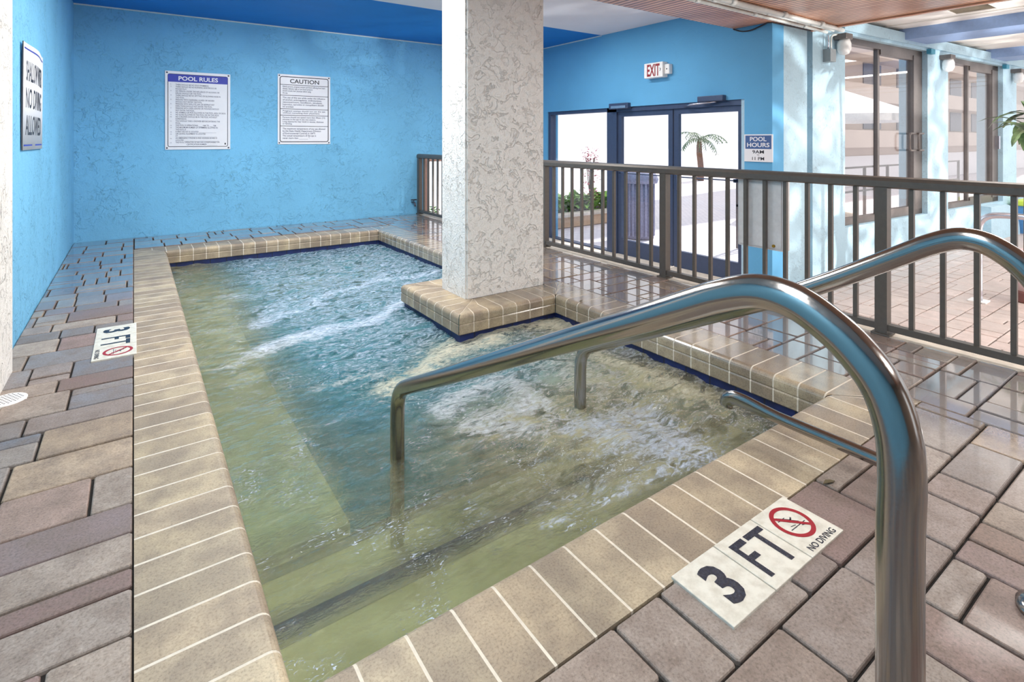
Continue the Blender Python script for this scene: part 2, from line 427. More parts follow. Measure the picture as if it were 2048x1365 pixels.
def text(name, body, mat, parent, x, y, w=None, h=None, z=.0, size=.05, bold=0.0, align='CENTER', ext=.0006, line=1.0, sx=1.0):
    """lettering in the parent's local x-y plane, fitted into width w / height h, centred on x, y"""
    cu = bpy.data.curves.new(name, 'FONT'); cu.body = body; cu.size = 1.0; cu.align_x = align; cu.offset = bold; cu.space_line = line
    cu.extrude = 0.002; cu.resolution_u = 3
    o = bpy.data.objects.new(name, cu); COL.objects.link(o)
    bpy.context.view_layer.update()
    dg = bpy.context.evaluated_depsgraph_get()
    me = bpy.data.meshes.new_from_object(o.evaluated_get(dg)); bpy.data.objects.remove(o); bpy.data.curves.remove(cu)
    xs = [v.co.x for v in me.vertices]; ys = [v.co.y for v in me.vertices]
    bw, bh = max(xs) - min(xs), max(ys) - min(ys)
    fx = fy = size
    if w and h: fx, fy = w / bw, h / bh
    elif w: fx = fy = w / bw
    elif h: fx = fy = h / bh
    fx *= sx
    cx, cy = (max(xs) + min(xs)) / 2, (max(ys) + min(ys)) / 2
    for v in me.vertices: v.co = Vector((x + (v.co.x - cx) * fx, y + (v.co.y - cy) * fy, z + (ext if v.co.z > 0 else 0)))
    me.materials.clear(); me.materials.append(mat); me.name = name
    q = bpy.data.objects.new(name, me); COL.objects.link(q); q.parent = parent
    return q

# ------------------------------------------------------------------ setting: levels
ZL = -.43                       # lower walkway
XL, YB = -.48, 6.73             # left wall, back wall
XR = 3.17                       # railing line
XE = 4.87                       # exit wall
PX0, PX1, PY0, PY1 = .24, 2.22, 1.03, 5.75
CW = .24
ZW = -.152                      # water

def hue(pal):
    a, b = rnd.choice(pal), rnd.choice(pal); t = rnd.random() * .35
    k = rnd.uniform(.78, 1.12)
    return tuple((lin(a)[i] * (1 - t) + lin(b)[i] * t) * k for i in range(3))
PAL = [(164, 150, 138), (152, 140, 134), (136, 134, 136), (182, 160, 136), (150, 126, 120), (118, 122, 132), (168, 156, 146), (136, 112, 106)]
PALL = [(196, 178, 168), (184, 172, 164), (202, 182, 172), (190, 168, 160)]

def pavers(g, x0, x1, y0, y1, z, gap, ch, pal, seed, unit=.2, skip=()):
    r = random.Random(seed); y = y0
    th = .05
    def one(a, b, c, d):
        if b - a < .02 or d - c < .02: return
        a += gap / 2; b -= gap / 2; c += gap / 2; d -= gap / 2
        col = hue(pal); dz = r.uniform(-.002, .002)
        rr = min(ch, (b - a) / 3, (d - c) / 3)
        e = min(.02, (b - a) / 4, (d - c) / 4)
        def ring(i, zz, cr):
            a2, b2, c2, d2 = a + i, b - i, c + i, d - i
            return [(a2 + cr, c2, zz), (b2 - cr, c2, zz), (b2, c2 + cr, zz), (b2, d2 - cr, zz), (b2 - cr, d2, zz), (a2 + cr, d2, zz), (a2, d2 - cr, zz), (a2, c2 + cr, zz)]
        cr = min(.005, e)
        rs = [ring(0, z - th, cr), ring(0, z - rr + dz, cr), ring(rr * .35, z - rr * .3 + dz, cr), ring(rr, z + dz, cr)]
        v = sum(rs, []); f = []
        for k in range(3):
            for i in range(8): f.append((k * 8 + i, k * 8 + (i + 1) % 8, k * 8 + 8 + (i + 1) % 8, k * 8 + 8 + i))
        f.append(tuple(24 + i for i in range(8)))
        b0 = len(g.v); g.v += v
        for q in f: g.f.append(tuple(b0 + i for i in q)); g.mi.append(0); g.c.append(col); g.sm.append(False)
    while y < y1 - .01:
        h = r.choice([unit, unit, unit * .68]); h = min(h, y1 - y)
        if y1 - (y + h) < .05: h = y1 - y
        x = x0 - r.uniform(0, .12)
        while x < x1 - .01:
            w = r.choice([unit * 1.0, unit * 1.35, unit * .68, unit * 1.35]); xa, xb = max(x, x0), min(x + w, x1)
            if x1 - xb < .04: xb = x1
            if h > unit * .9 and r.random() < .38 and xb - xa > .12:
                s = y + h * r.choice([.34, .66]); one(xa, xb, y, s); one(xa, xb, s, y + h)
            elif h > unit * .9 and r.random() < .12:
                s = xa + (xb - xa) * .5; one(xa, s, y, y + h); one(s, xb, y, y + h)
            else: one(xa, xb, y, y + h)
            x = x + w if xb < x1 else x1
        y += h

# deck
g = G()
rects = [(XL, 0, -3.4, YB), (0, 2.46, 6.03, YB), (2.46, XR - .03, -3.4, YB), (0, 2.46, -3.4, .79), (2.33, 2.46, 2.92, 3.25)]
for i, (a, b, c, d) in enumerate(rects): pavers(g, a, b, c, d, 0, .007, .0045, PAL, 40 + i, .205)
for a, b, c, d in rects: g.box(a, b, c, d, -.43, -.013, 1)
g.box(XR - .03, 3.27, -3.4, YB, -.43, -.004, 2)
struct(g.build('floor', [M['paver'], M['sand'], M['concrete']], attr=True), 'raised deck of mixed size pavers round the hot tub')
# lower walkway
g = G()
pavers(g, 3.27, XE - .02, -4, YB, ZL, .007, .004, PALL, 60, .2)
pavers(g, XE - .02, 9.0, -4, 2.60, ZL, .007, .004, PALL, 61, .2)
g.box(3.27, 9.0, -4, 2.9, ZL - .2, ZL - .010, 1); g.box(3.27, XE + .1, 2.9, YB, ZL - .2, ZL - .010, 1)
g.box(9.0, 15, -4, 2.8, ZL - .2, ZL, 0, col=lin((196, 178, 168))[:3])
struct(g.build('floor', [M['paver_low'], M['sand']], attr=True), 'lower walkway of pale pavers beyond the railing')
# courtyard ground
g = G(); g.box(XE + .12, 70, 3.0, 80, ZL - .3, ZL - .01); g.box(-30, XE + .12, 6.95, 80, ZL - .3, ZL - .01)
struct(g.build('ground', M['outpave']), 'courtyard paving outside the glass doors')

# ------------------------------------------------------------------ walls
g = G(); g.box(XL - .2, XL, -3.4, YB + .2, -.2, 2.6); struct(g.build('wall_left', M['blue_back']), 'blue stucco wall at left')
g = G(); g.box(XL, -.43, 2.62, 3.147, -.2, 2.33); struct(g.build('pillar_left', M['white_stucco']), 'white stucco pier at the left edge')
M['rear'] = stucco('rear_stucco', (150, 128, 112), 1.0, .3, .85, 8)
g = G(); g.box(XL - .2, 2.2, -3.6, -3.4, -.5, 2.6); g.box(2.2, 3.2, -3.6, -3.4, 1.7, 2.6); g.box(3.2, 5.6, -3.6, -3.4, -.5, 2.6)
struct(g.build('wall_rear', M['rear']), 'tan wall behind the camera with an open doorway')
# back wall with a low opening behind the railing
g = G(); g.box(XL, 3.255, YB, YB + .2, ZL - .1, 2.6); g.box(3.255, 4.62, YB, YB + .2, .775, 2.6); g.box(4.62, XE + .2, YB, YB + .2, ZL - .1, 2.6)
struct(g.build('wall_back', M['blue_back']), 'blue stucco back wall carrying two signs')
w = struct(thing('window_1', (3.94, YB + .1, ZL), None, 'window'), 'low window in the back wall behind the railing')
g = G(); g.box(3.255, 3.34, YB + .03, YB + .13, ZL, .775); g.box(4.55, 4.62, YB + .03, YB + .13, ZL, .775); g.box(3.34, 4.55, YB + .03, YB + .13, .70, .775); g.box(3.34, 4.55, YB + .03, YB + .13, ZL, ZL + .05)
M['tan'] = plain('tan_frame', (178, 140, 124), .5)
g.build('window_frame', M['tan'], w)
g = G(); g.box(3.34, 4.55, YB + .075, YB + .081, ZL + .05, .70); g.build('pane', M['glass'], w)
# exit wall (x = 4.87): opening y 3.0..6.06, z floor..1.4
g = G(); T = .2
g.box(XE, XE + T, 6.06, YB + .2, ZL - .1, 2.6); g.box(XE, XE + T, 3.0, 6.06, 1.40, 2.6); g.box(XE, XE + T, 2.72, 3.0, ZL - .1, 2.6)
struct(g.build('wall_exit', M['blue_exit']), 'smooth blue wall above the glass exit doors')

# right (slider) wall in its own frame: s along wall, o outwards (+ = behind the wall face)
P0 = Vector((4.87, 2.745)); D = Vector((.99872, -.0506)); N = Vector((.0506, .99872)); RA = math.atan2(-.0506, .99872)
def W(s, o): q = P0 + D * s + N * o; return q.x, q.y
def wbox(g, s0, s1, o0, o1, z0, z1, mi=0):
    c = [W(s0, o0), W(s1, o0), W(s1, o1), W(s0, o1)]
    v = [(x, y, z0) for x, y in c] + [(x, y, z1) for x, y in c]
    g.add(v, [(3, 2, 1, 0), (4, 5, 6, 7), (0, 1, 5, 4), (1, 2, 6, 5), (2, 3, 7, 6), (3, 0, 4, 7)], mi); return g
g = G(); wbox(g, 0.004, .63, .0, .30, ZL - .1, 2.12)
struct(g.build('pillar_corner', M['blue_pale']), 'pale blue rough stucco column at the corner beside the pool hours sign')
g = G()
wbox(g, .60, .76, .16, .34, ZL - .1, 2.3)
wins = [(1.361, 3.385), (4.01, 6.03), (6.62, 8.62)]
prev = .73
for a, b in wins:
    wbox(g, prev, a, 0, .32, ZL - .1, 2.3); wbox(g, a, b, 0, .32, ZL - .1, .062); wbox(g, a, b, 0, .32, 2.13, 2.3); prev = b
wbox(g, prev, 9.6, 0, .32, ZL - .1, 2.3)
struct(g.build('wall_right', M['blue_pale']), 'pale blue stucco wall with sliding glass doors')
g = G(); wbox(g, 1.3, 9.6, -.03, 0.0, 2.165, 2.285)
struct(g.build('trim_1', M['blue_pale']), 'pale blue beam over the sliding doors')
g = G()
for b in (3.385, 6.03): wbox(g, b - .03, b + .09, -.05, .0, 2.09, 2.15)
M['teal'] = plain('teal_paint', (74, 158, 184), .6)
struct(g.build('trim_2', M['teal']), 'teal beam ends at the door heads')

def slider(name, a, b, label):
    x, y = W((a + b) / 2, .12); t = struct(thing(name, (x, y, .062), None, 'window', (0, 0, RA)), label)
    o0, o1 = .06, .15; g = G()
    wbox(g, a, b, o0, o1, 2.06, 2.13); wbox(g, a, b, o0, o1, .062, .13); wbox(g, a, a + .05, o0, o1, .062, 2.13); wbox(g, b - .22, b, o0, o1, .062, 2.13)
    g.build('window_frame', M['slider_brown'], t)
    m = a + (b - a) * .45; g = G(); wbox(g, m - .022, m + .022, .075, .12, .13, 2.06); g.build('stile', M['slider_brown'], t)
    g = G(); wbox(g, m + .022, b - .22, o0, o1 - .03, 2.0, 2.06); wbox(g, b - .26, b - .22, o0 - .01, o1 - .03, .13, 2.06); wbox(g, m + .022, b - .22, o0, o1 - .03, .13, .17); g.build('sash', M['slider_brown'], t)
    g = G(); wbox(g, a + .05, m - .022, .10, .106, .13, 2.06); g.build('pane', M['glass_s'], t)
    g = G(); wbox(g, m + .022, b - .26, .085, .091, .17, 2.0); g.build('pane', M['glass_s'], t)
    return t, o0
wl = ['bronze sliding glass door nearest the exit wall, with loop handles', 'second bronze sliding glass door along the pale blue wall', 'third sliding glass door behind the potted plant']
for i, (a, b) in enumerate(wins):
    t, o0 = slider('window_%d' % (i + 2), a, b, wl[i])
    if i == 0:
        for k, (s0, off) in enumerate(((b - .33, -.05), (b - .12, -.06))):
            g = G(); pts = []
            for s, z in ((0, .87), (-.17, .87), (-.2, .9), (-.2, 1.05), (-.17, 1.08), (0, 1.08)):
                xx, yy = W(s0 + s * .7, o0 + off); pts.append((xx, yy, z))
            xx, yy = W(s0 + .0, o0); pts = [(xx, yy, .87)] + pts + [(xx, yy, 1.08)]
            g.tube(pts, .012, 8); g.build('handle', M['slider_brown'], t)
    else:
        g = G(); wbox(g, b - .12, b - .08, o0 - .05, o0, .86, 1.06); g.build('handle', M['fibre'], t)

# ------------------------------------------------------------------ ceilings
g = G(); g.box(XL - .3, XE + .2, 3.11, 4.955, 2.33, 2.45); g.box(XL - .3, XE + .2, -3.6, 3.11, 2.33, 2.45); struct(g.build('ceiling', M['ceiling']), 'pale grey painted ceiling over the hot tub')
g = G(); g.box(XL - .3, XE + .2, 4.955, YB + .2, 2.33, 2.45); struct(g.build('ceiling', M['blue_soffit']), 'deep blue ceiling strip along the back wall')
g = G(); g.box(XL, XE, YB - .012, YB, 2.318, 2.33); g.box(XE - .012, XE, 4.96, YB, 2.318, 2.33); struct(g.build('trim_3', M['conduit']), 'pale bead where walls meet the blue ceiling')
g = G(); g.box(1.2, 5.53, -3.4, 3.11, 2.10, 2.33); g.box(5.53, 5.58, -3.4, 2.70, 2.085, 2.33)
struct(g.build('ceiling', M['wood']), 'slatted wooden ceiling panel above the railing')
g = G(); g.box(5.58, 15, -4, 2.80, 2.33, 2.42); g.box(5.58, 15, 2.80, 3.2, 2.28, 2.42)
for k in range(10):
    x = 6.0 + k * 1.2
    if not 7.3 < x < 8.3: g.box(x, x + .03, -4, 2.66, 2.315, 2.335)
struct(g.build('ceiling', M['ceiling_w']), 'white panel ceiling over the lower walkway')
M['band'] = plain('beam_blue', (146, 172, 214), .6)
g = G(); g.box(7.55, 8.15, -4, 2.64, 2.20, 2.34); struct(g.build('trim_4', M['band']), 'blue ceiling beam nearer the first sliding door')
g = G(); g.box(10.3, 10.9, -4, 2.50, 2.20, 2.34); struct(g.build('trim_5', M['band']), 'blue ceiling beam further along the walkway')

# ------------------------------------------------------------------ pillar in the spa
bm = bmesh.new(); bmesh.ops.create_cube(bm, size=1)
for v in bm.verts: v.co = Vector((2.0125 + v.co.x * .625, 3.09 + v.co.y * .33, 1.165 + v.co.z * 2.33))
bmesh.ops.bevel(bm, geom=[e for e in bm.edges if abs(e.verts[0].co.z - e.verts[1].co.z) > 1], offset=.012, segments=2, affect='EDGES')
M['pillar'] = stucco('pillar_stucco', (242, 238, 233), 1.4, .85, .98, 9, 0, .5, .5)
g = G(); g.bm(bm); struct(g.build('pillar', M['pillar']), 'white stucco pillar standing on the hot tub edge')

# ------------------------------------------------------------------ pool basin
g = G(); e = .012
wx0, wx1, wy0, wy1 = PX0 - e, PX1 + e, PY0 - e, PY1 + e
zb = -.80
path = [(wx0, wy0), (wx0, wy1), (wx1, wy1), (wx1, 3.49 + e - .03), (1.51 - e + .03, 3.49 + e - .03), (1.51 - e + .03, 2.68 - e + .03), (wx1, 2.68 - e + .03), (wx1, wy0)]
basin = thing('pool_basin', ((PX0 + PX1) / 2, (PY0 + PY1) / 2, zb), 'plastered hot tub basin sunk into the paver deck', 'hot tub')
g = G(); h = G()
for i in range(8):
    a, b = path[i], path[(i + 1) % 8]
    g.face([(*a, zb), (*a, -.235), (*b, -.235), (*b, zb)]); h.face([(*a, -.235), (*a, -.105), (*b, -.105), (*b, -.235)])
g.build('basin_wall', M['plaster_wall'], basin); tag(h.build('waterline_tile', M['tile_blue'], basin), 'navy blue tile band')
g = G(); g.box(wx0, wx1, wy0, wy1, zb - .05, zb); g.build('basin_floor', M['plaster_floor'], basin)
def block(name, x0, x1, y0, y1, z1, mat):
    g = G(); g.box(x0, x1, y0, y1, zb, z1, bev=.012); return g.build(name, mat, basin)
block('bench', wx0, .66, 1.98, wy1, -.42, M['plaster_bench'])
block('bench', .66, wx1, 5.36, wy1, -.44, M['plaster_step'])
s1 = block('step', wx0, wx1, wy0, 1.53, -.30, M['plaster_step']); s2 = block('step', wx0, wx1, 1.5, 1.98, -.47, M['plaster_step'])
g = G(); g.box(wx0, wx1, 1.462, 1.540, -.36, -.296); g.build('edge_tile', M['tile_step'], s1)
g = G(); g.box(wx0, wx1, 1.93, 1.990, -.53, -.466); g.build('edge_tile', M['tile_step'], s2)

# coping
def prof():   # (depth from the nose, z) from the underside round the bullnose to the back
    p = [(.03, -.115), (0.004, -.115), (0, -.110), (0, -.062), (.0035, -.056), (0, -.050), (0, -.026)]
    for k in range(1, 6):
        a = PI / 2 * k / 5; p.append((.026 - .026 * math.cos(a), -.026 + .026 * math.sin(a)))
    p += [(.12, .0), (CW, 0), (CW, -.05)]
    return p
PR = prof(); g = G()
PALC = [(188, 170, 140), (178, 160, 134), (192, 176, 148), (168, 150, 128), (182, 166, 140)]
runs = [((PX0, PY0), (0, 1), (-1, 0), PY1 - PY0, -1, -1), ((PX0, PY1), (1, 0), (0, 1), PX1 - PX0, -1, -1), ((PX1, PY1), (0, -1), (1, 0), PY1 - 3.49, -1, -1),
        ((PX1, 3.49), (-1, 0), (0, -1), PX1 - 1.51, -1, 1), ((1.51, 3.49), (0, -1), (1, 0), 3.49 - 2.68, 1, 1), ((1.51, 2.68), (1, 0), (0, 1), PX1 - 1.51, 1, -1),
        ((PX1, 2.68), (0, -1), (1, 0), 2.68 - PY0, -1, -1), ((PX1, PY0), (-1, 0), (0, -1), PX1 - PX0, -1, -1)]
for (p, d, n, L, c0, c1) in runs:
    nb = max(1, round((L + .0) / .1035)); pitch = L / nb
    ks = range(-3, nb + 3)
    for k in ks:
        for (sa, sb, mi, ins) in ((k * pitch + .003, (k + 1) * pitch - .0035, 0, 0.0), ((k + 1) * pitch - .0035, (k + 1) * pitch + .003, 1, .0002)):
            ra, rb = [], []
            for (dd, z) in PR:
                lo, hi = c0 * dd, L - c1 * dd
                if c0 > 0: lo = dd
                if c1 > 0: hi = L - dd
                lo += .003; hi -= .003
                a = min(max(sa, lo), hi); b = min(max(sb, lo), hi)
                dq = dd + ins * (1 if dd < .02 else 0); zq = z - (ins if z > -.02 else 0)
                ra.append((p[0] + d[0] * a + n[0] * dq, p[1] + d[1] * a + n[1] * dq, zq)); rb.append((p[0] + d[0] * b + n[0] * dq, p[1] + d[1] * b + n[1] * dq, zq))
            if max(abs(u[0] - v[0]) + abs(u[1] - v[1]) for u, v in zip(ra, rb)) < 1e-4: continue
            col = hue(PALC)
            for i in range(len(PR) - 1): g.face([ra[i], rb[i], rb[i + 1], ra[i + 1]], mi, col)
    # corner joint
    g.face([(p[0] + d[0] * c0 * dd + n[0] * dd + d[0] * q, p[1] + d[1] * c0 * dd + n[1] * dd + d[1] * q, -.0015) for dd, q in ((.02, -.006), (.02, .006), (CW, .006), (CW, -.006))], 1)
tag(g.build('pool_coping', [M['coping'], M['grout']], attr=True), 'tan bullnose brick coping with white joints round the hot tub', 'coping')

# ------------------------------------------------------------------ water
def seg(px):
    return [Vector(pz(x, y, ZW)[:2]) for x, y in px]
FO = [(seg([(878, 548), (760, 562), (640, 596), (520, 645)]), .13, .75, 0), (seg([(835, 605), (730, 645), (610, 680), (520, 700)]), .14, .85, 0),
      (seg([(870, 515), (780, 500), (690, 520), (620, 545)]), .25, .5, .1), (seg([(1140, 640), (1020, 655), (930, 690), (860, 735), (790, 775)]), .15, .95, 1),
      (seg([(1180, 705), (1290, 745), (1400, 800)]), .13, .75, 1), (seg([(900, 815), (1000, 770), (1080, 800), (960, 860), (1060, 880)]), .13, .8, .4),
      (seg([(1150, 850), (1280, 840), (1400, 890), (1240, 890)]), .2, .72, 0), (seg([(820, 540), (700, 570), (560, 620)]), .28, .62, 0), (seg([(960, 740), (1100, 730), (1200, 770)]), .2, .6, .7), (seg([(1180, 1000), (1260, 960), (1330, 930)]), .05, .6, 0), (seg([(1100, 1060), (1140, 1040)]), .05, .55, 0), (seg([(520, 570), (460, 640), (480, 760)]), .12, .42, .1), (seg([(590, 690), (520, 715), (440, 735)]), .10, .6, .3),  # bluish near-right streaks stand in for window and sky reflections on wavelets
      (seg([(640, 775), (740, 755), (800, 780)]), .06, .6, .6), (seg([(740, 520), (660, 545), (560, 585), (480, 590)]), .16, .55, 0),
      (seg([(1100, 1000), (1200, 940)]), .1, .45, 0), (seg([(640, 860), (720, 820)]), .08, .4, .2), (seg([(420, 640), (470, 600)]), .12, .35, .2)]
def sdist(p, a, b):
    ab = b - a; t = max(0, min(1, (p - a).dot(ab) / max(1e-9, ab.length_squared))); return (p - a - ab * t).length
def sst(a, b, v): v = min(1, max(0, (v - a) / (b - a))); return v * v * (3 - 2 * v)
def water_at(x, y):
    p = Vector((x, y)); f = 0; cr = 0
    q = p + Vector((noise.noise((x * 3, y * 3, 3.1)), noise.noise((x * 3, y * 3, 9.7)))) * .12
    for pl, w, s, c in FO:
        d = min(sdist(q, pl[i], pl[i + 1]) for i in range(len(pl) - 1))
        v = s * math.exp(-(d / w) ** 2)
        if v > .02: cr = max(cr, c * min(1, v * 1.6))
        f = max(f, v)
    calm = 1.0 / (1 + math.exp(-(y - 2.1 + (x - .9) * .9) * 3.2))     # calmer towards the near left corner
    ch = .16 + .55 * calm
    bx = math.exp(-(((x - 1.55) / .55) ** 2 + ((y - 1.65) / .45) ** 2)); ch = min(1, ch + .75 * bx)
    f = max(f, .10 + (.12 + .34 * sst(.5, .9, x)) * calm)
    return f, ch, cr
NXW, NYW = 200, 470
vs, fs, cols = [], [], []
x0, x1, y0, y1 = wx0, wx1, wy0, wy1
for j in range(NYW + 1):
    for i in range(NXW + 1):
        x = x0 + (x1 - x0) * i / NXW; y = y0 + (y1 - y0) * j / NYW
        f, ch, cr = water_at(x, y)
        w1 = noise.fractal((x * 2.6 + .4 * y, y * 3.4, 1.7), 1.0, 2.0, 3)
        w2 = noise.noise((x * 9 + w1, y * 13 + w1 * 2, 5.2)); w3 = noise.noise((x * 24, y * 30 + w2, 2.2))
        z = ZW + ch * (.024 * w1 + .014 * w2 + .006 * w3) + .012 * max(0, f - .5) + .0022 * noise.noise((x * 17 + w1, y * 17, 8.8)) + .0010 * noise.noise((x * 44, y * 44 + w2, 4.1))
        vs.append((x, y, z)); cols.append((f, ch, cr))
inpen = lambda x, y: x > 1.535 and 2.705 < y < 3.465
for j in range(NYW):
    for i in range(NXW):
        a = j * (NXW + 1) + i
        cx = (vs[a][0] + vs[a + 1][0]) / 2; cy = (vs[a][1] + vs[a + NXW + 1][1]) / 2
        if inpen(cx, cy): continue
        fs.append((a, a + 1, a + NXW + 2, a + NXW + 1))
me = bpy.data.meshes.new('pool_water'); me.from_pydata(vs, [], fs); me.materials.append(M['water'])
me.polygons.foreach_set('use_smooth', [True] * len(fs))
at = me.color_attributes.new('foam', 'FLOAT_COLOR', 'POINT')
at.data.foreach_set('color', [k for c in cols for k in (c[0], c[1], c[2], 1.0)])
ad = me.attributes.new('deep', 'FLOAT', 'POINT')
ad.data.foreach_set('value', [sst(.45, .8, x) * sst(1.75, 2.3, y) * (1 - .75 * sst(1.6, 2.1, x) * (1 - sst(2.6, 3.2, y))) for x, y, z in vs])
wo = bpy.data.objects.new('pool_water', me); COL.objects.link(wo)
tag(wo, 'churning foamy water filling the hot tub', 'water', kind='stuff')

# ------------------------------------------------------------------ railing
rail = thing('guard_railing', (XR, 2.5, 0), 'dark bronze guard railing with balusters along the deck edge', 'railing')
g = G()
prf = [(-.033, .760), (-.033, .79), (-.024, .806), (0, .812), (.024, .806), (.033, .79), (.033, .760), (.02, .752), (-.02, .752)]
ya, yb = -1.5, YB - .004
va = [(XR + x, ya, z) for x, z in prf]; vb = [(XR + x, yb, z) for x, z in prf]; n = len(prf)
g.add(va + vb, [(i, (i + 1) % n, n + (i + 1) % n, n + i) for i in range(n)] + [tuple(range(n))[::-1], tuple(range(n, 2 * n))])
g.build('top_rail', M['bronze'], rail)
g = G(); g.box(XR - .02, XR + .02, ya, yb, .022, .055); g.build('bottom_rail', M['bronze'], rail)
posts = [-.217, 1.181, 2.579, 3.977, 5.375, YB - .03]
for y in posts:
    g = G(); g.box(XR - .026, XR + .026, y - .028, y + .028, 0, .756); g.box(XR - .04, XR + .04, y - .042, y + .042, 0, .008); g.build('post', M['bronze'], rail)
for a, b in zip([-1.5] + posts[:-1], posts):
    n = round((b - a) / .127)
    for k in range(1, n):
        y = a + (b - a) * k / n
        g = G(); g.box(XR - .0105, XR + .0105, y - .0105, y + .0105, .05, .756); g.build('baluster', M['bronze'], rail)

# box hung on the outside of the railing
bx = thing('control_box', (3.25, 1.9, .32), 'white metal box hung on the far side of the railing below the hours sign', 'box')
g = G(); g.box(XR + .034, XR + .10, 1.715, 2.02, .322, .75, bev=.006); g.build('box_body', M['box_white'], bx)
g = G(); g.box(XR + .0265, XR + .034, 1.73, 2.005, .335, .74, bev=.003); d_ = g.build('box_door', M['box_white'], bx)
g = G(); g.tube([(XR + .0265, 1.775, .352), (XR + .018, 1.775, .352)], .009, 12); g.build('lock', M['brass'], d_)

# ------------------------------------------------------------------ handrails in the tub
RP = [(.272, 0), (.272, .30), (.272, .50), (.270, .575), (.274, .635), (.292, .687), (.329, .728), (.367, .753), (.398, .766), (.433, .771), (.471, .766), (.523, .746), (.565, .725), (.668, .672), (.80, .606), (.961, .526), (1.167, .423), (1.44, .287), (1.646, .186), (1.74, .140), (1.785, .114), (1.815, .075), (1.827, .02), (1.829, -.12), (1.829, -.46)]
def handrail(x, dy, label):
    t = thing('pool_handrail', (x, .272, 0), label, 'handrail', group='hot tub entry handrails')
    pts = [(x, y + (dy if y > .9 else dy * max(0, (y - .3) / .6)), z) for y, z in RP]
    g = G(); g.tube(smoothpath(pts, 5), .0258, 24); g.build('rail_tube', M['steel'], t)
    g = G(); g.lathe([(.06, 0.002), (.06, .010), (.045, .018), (.028, .022)], x, .272, 24); g.build('escutcheon', M['steel'], t)
handrail(.78, .006, 'nearest curved stainless steel handrail dropping into the water beside the near depth tiles')
handrail(1.575, -.095, 'further curved stainless steel handrail at the right behind the nearest one')
# fill spout
x = 1.735
t = thing('fill_spout', (x, .60, 0), 'grey tubular fill spout lying over the coping between the handrails', 'spout')
pts = [(x, .605, 0), (x, .605, .045), (x, .612, .07), (x, .635, .085), (x, .70, .088), (x, .95, .086), (x, 1.06, .090), (x, 1.11, .088), (x, 1.135, .070), (x, 1.14, .050)]
sm = smoothpath(pts, 5)
g = G(); m = len(sm); g.tube(sm, [.019 if q.y < .95 else .019 + .006 * min(1, (q.y - .95) / .12) for q in sm], 18, flat=[1 if q.y < .9 else 1 - .35 * min(1, (q.y - .9) / .15) for q in sm]); g.build('spout_tube', M['steel'], t)
g = G(); g.lathe([(.05, .001), (.05, .008), (.03, .014)], x, .605, 20); g.build('escutcheon', M['steel'], t)

# ------------------------------------------------------------------ depth markers
def marker(loc, rz, size, label):
    t = thing('depth_marker', loc, label, 'depth marker', (0, 0, rz), 'pool depth tile markers')
    s = size
    for k in range(3):
        g = G(); g.box(k * s + .0015, (k + 1) * s - .0015, .0015, s - .0015, -.02, .006, bev=.0015); q = g.build('tile', M['marker'], t, world=False)
        cx, cy = (k + .5) * s, .5 * s
        if k == 0: text('numeral', '3', M['marker_ink'], q, cx - .0 * s, cy, s * .36, s * .66, .0062, bold=.035)
        elif k == 1:
            h = G(); z0, z1 = .0062, .0069
            def bar(a, b, c, d): h.box(k * s + a * s, k * s + b * s, c * s, d * s, z0, z1)
            bar(.16, .25, .16, .84); bar(.25, .47, .73, .84); bar(.25, .42, .47, .57)
            bar(.70, .79, .16, .84); bar(.53, .70, .74, .84); bar(.79, .95, .74, .84)
            h.build('lettering', M['marker_ink'], q, world=False)
        else:
            h = G(); n = 40; r0, r1 = s * .27, s * .34; oy = .07 * s
            for i in range(n):
                a, b = 2 * PI * i / n, 2 * PI * (i + 1) / n
                h.face([(cx + r0 * math.cos(a), cy + oy + r0 * math.sin(a), .0066), (cx + r1 * math.cos(a), cy + oy + r1 * math.sin(a), .0066), (cx + r1 * math.cos(b), cy + oy + r1 * math.sin(b), .0066), (cx + r0 * math.cos(b), cy + oy + r0 * math.sin(b), .0066)])
            u = Vector((math.cos(R(-45)), math.sin(R(-45)), 0)); v = Vector((-u.y, u.x, 0)) * s * .028; c = Vector((cx, cy + oy, .0068))
            h.face([c - u * r0 - v, c + u * r0 - v, c + u * r0 + v, c - u * r0 + v]); h.build('no_diving_ring', M['red'], q, world=False)
            h = G()
            def stick(x0, y0, x1, y1, w_):
                a = Vector((cx + x0 * s, cy + oy + y0 * s, .0064)); b = Vector((cx + x1 * s, cy + oy + y1 * s, .0064)); w2 = Vector((-(b - a).y, (b - a).x, 0)).normalized() * w_ * s
                h.face([a - w2, b - w2, b + w2, a + w2])
            stick(-.20, -.10, .2, -.10, .007); stick(-.2, .12, -.02, .12, .006); stick(-.16, .18, .02, .02, .022); stick(.02, .02, .10, -.06, .014); stick(.0, .03, .08, .07, .012); stick(.06, -.13, .16, -.15, .008); stick(-.13, -.05, -.02, -.07, .006)
            h.build('diver_symbol', M['marker_ink'], q, world=False)
            text('lettering', 'NO DIVING', M['marker_ink'], q, cx, .11 * s, s * .74, s * .105, .0062, bold=.012)
    return t
marker((1.0, .638, 0), 0, .1605, 'near three tile depth marker reading 3 FT with no diving symbol, by the nearest handrail')
marker((-.160, 3.575, 0), R(-90), .172, 'left three tile depth marker reading 3 FT on the deck below the blue left wall')

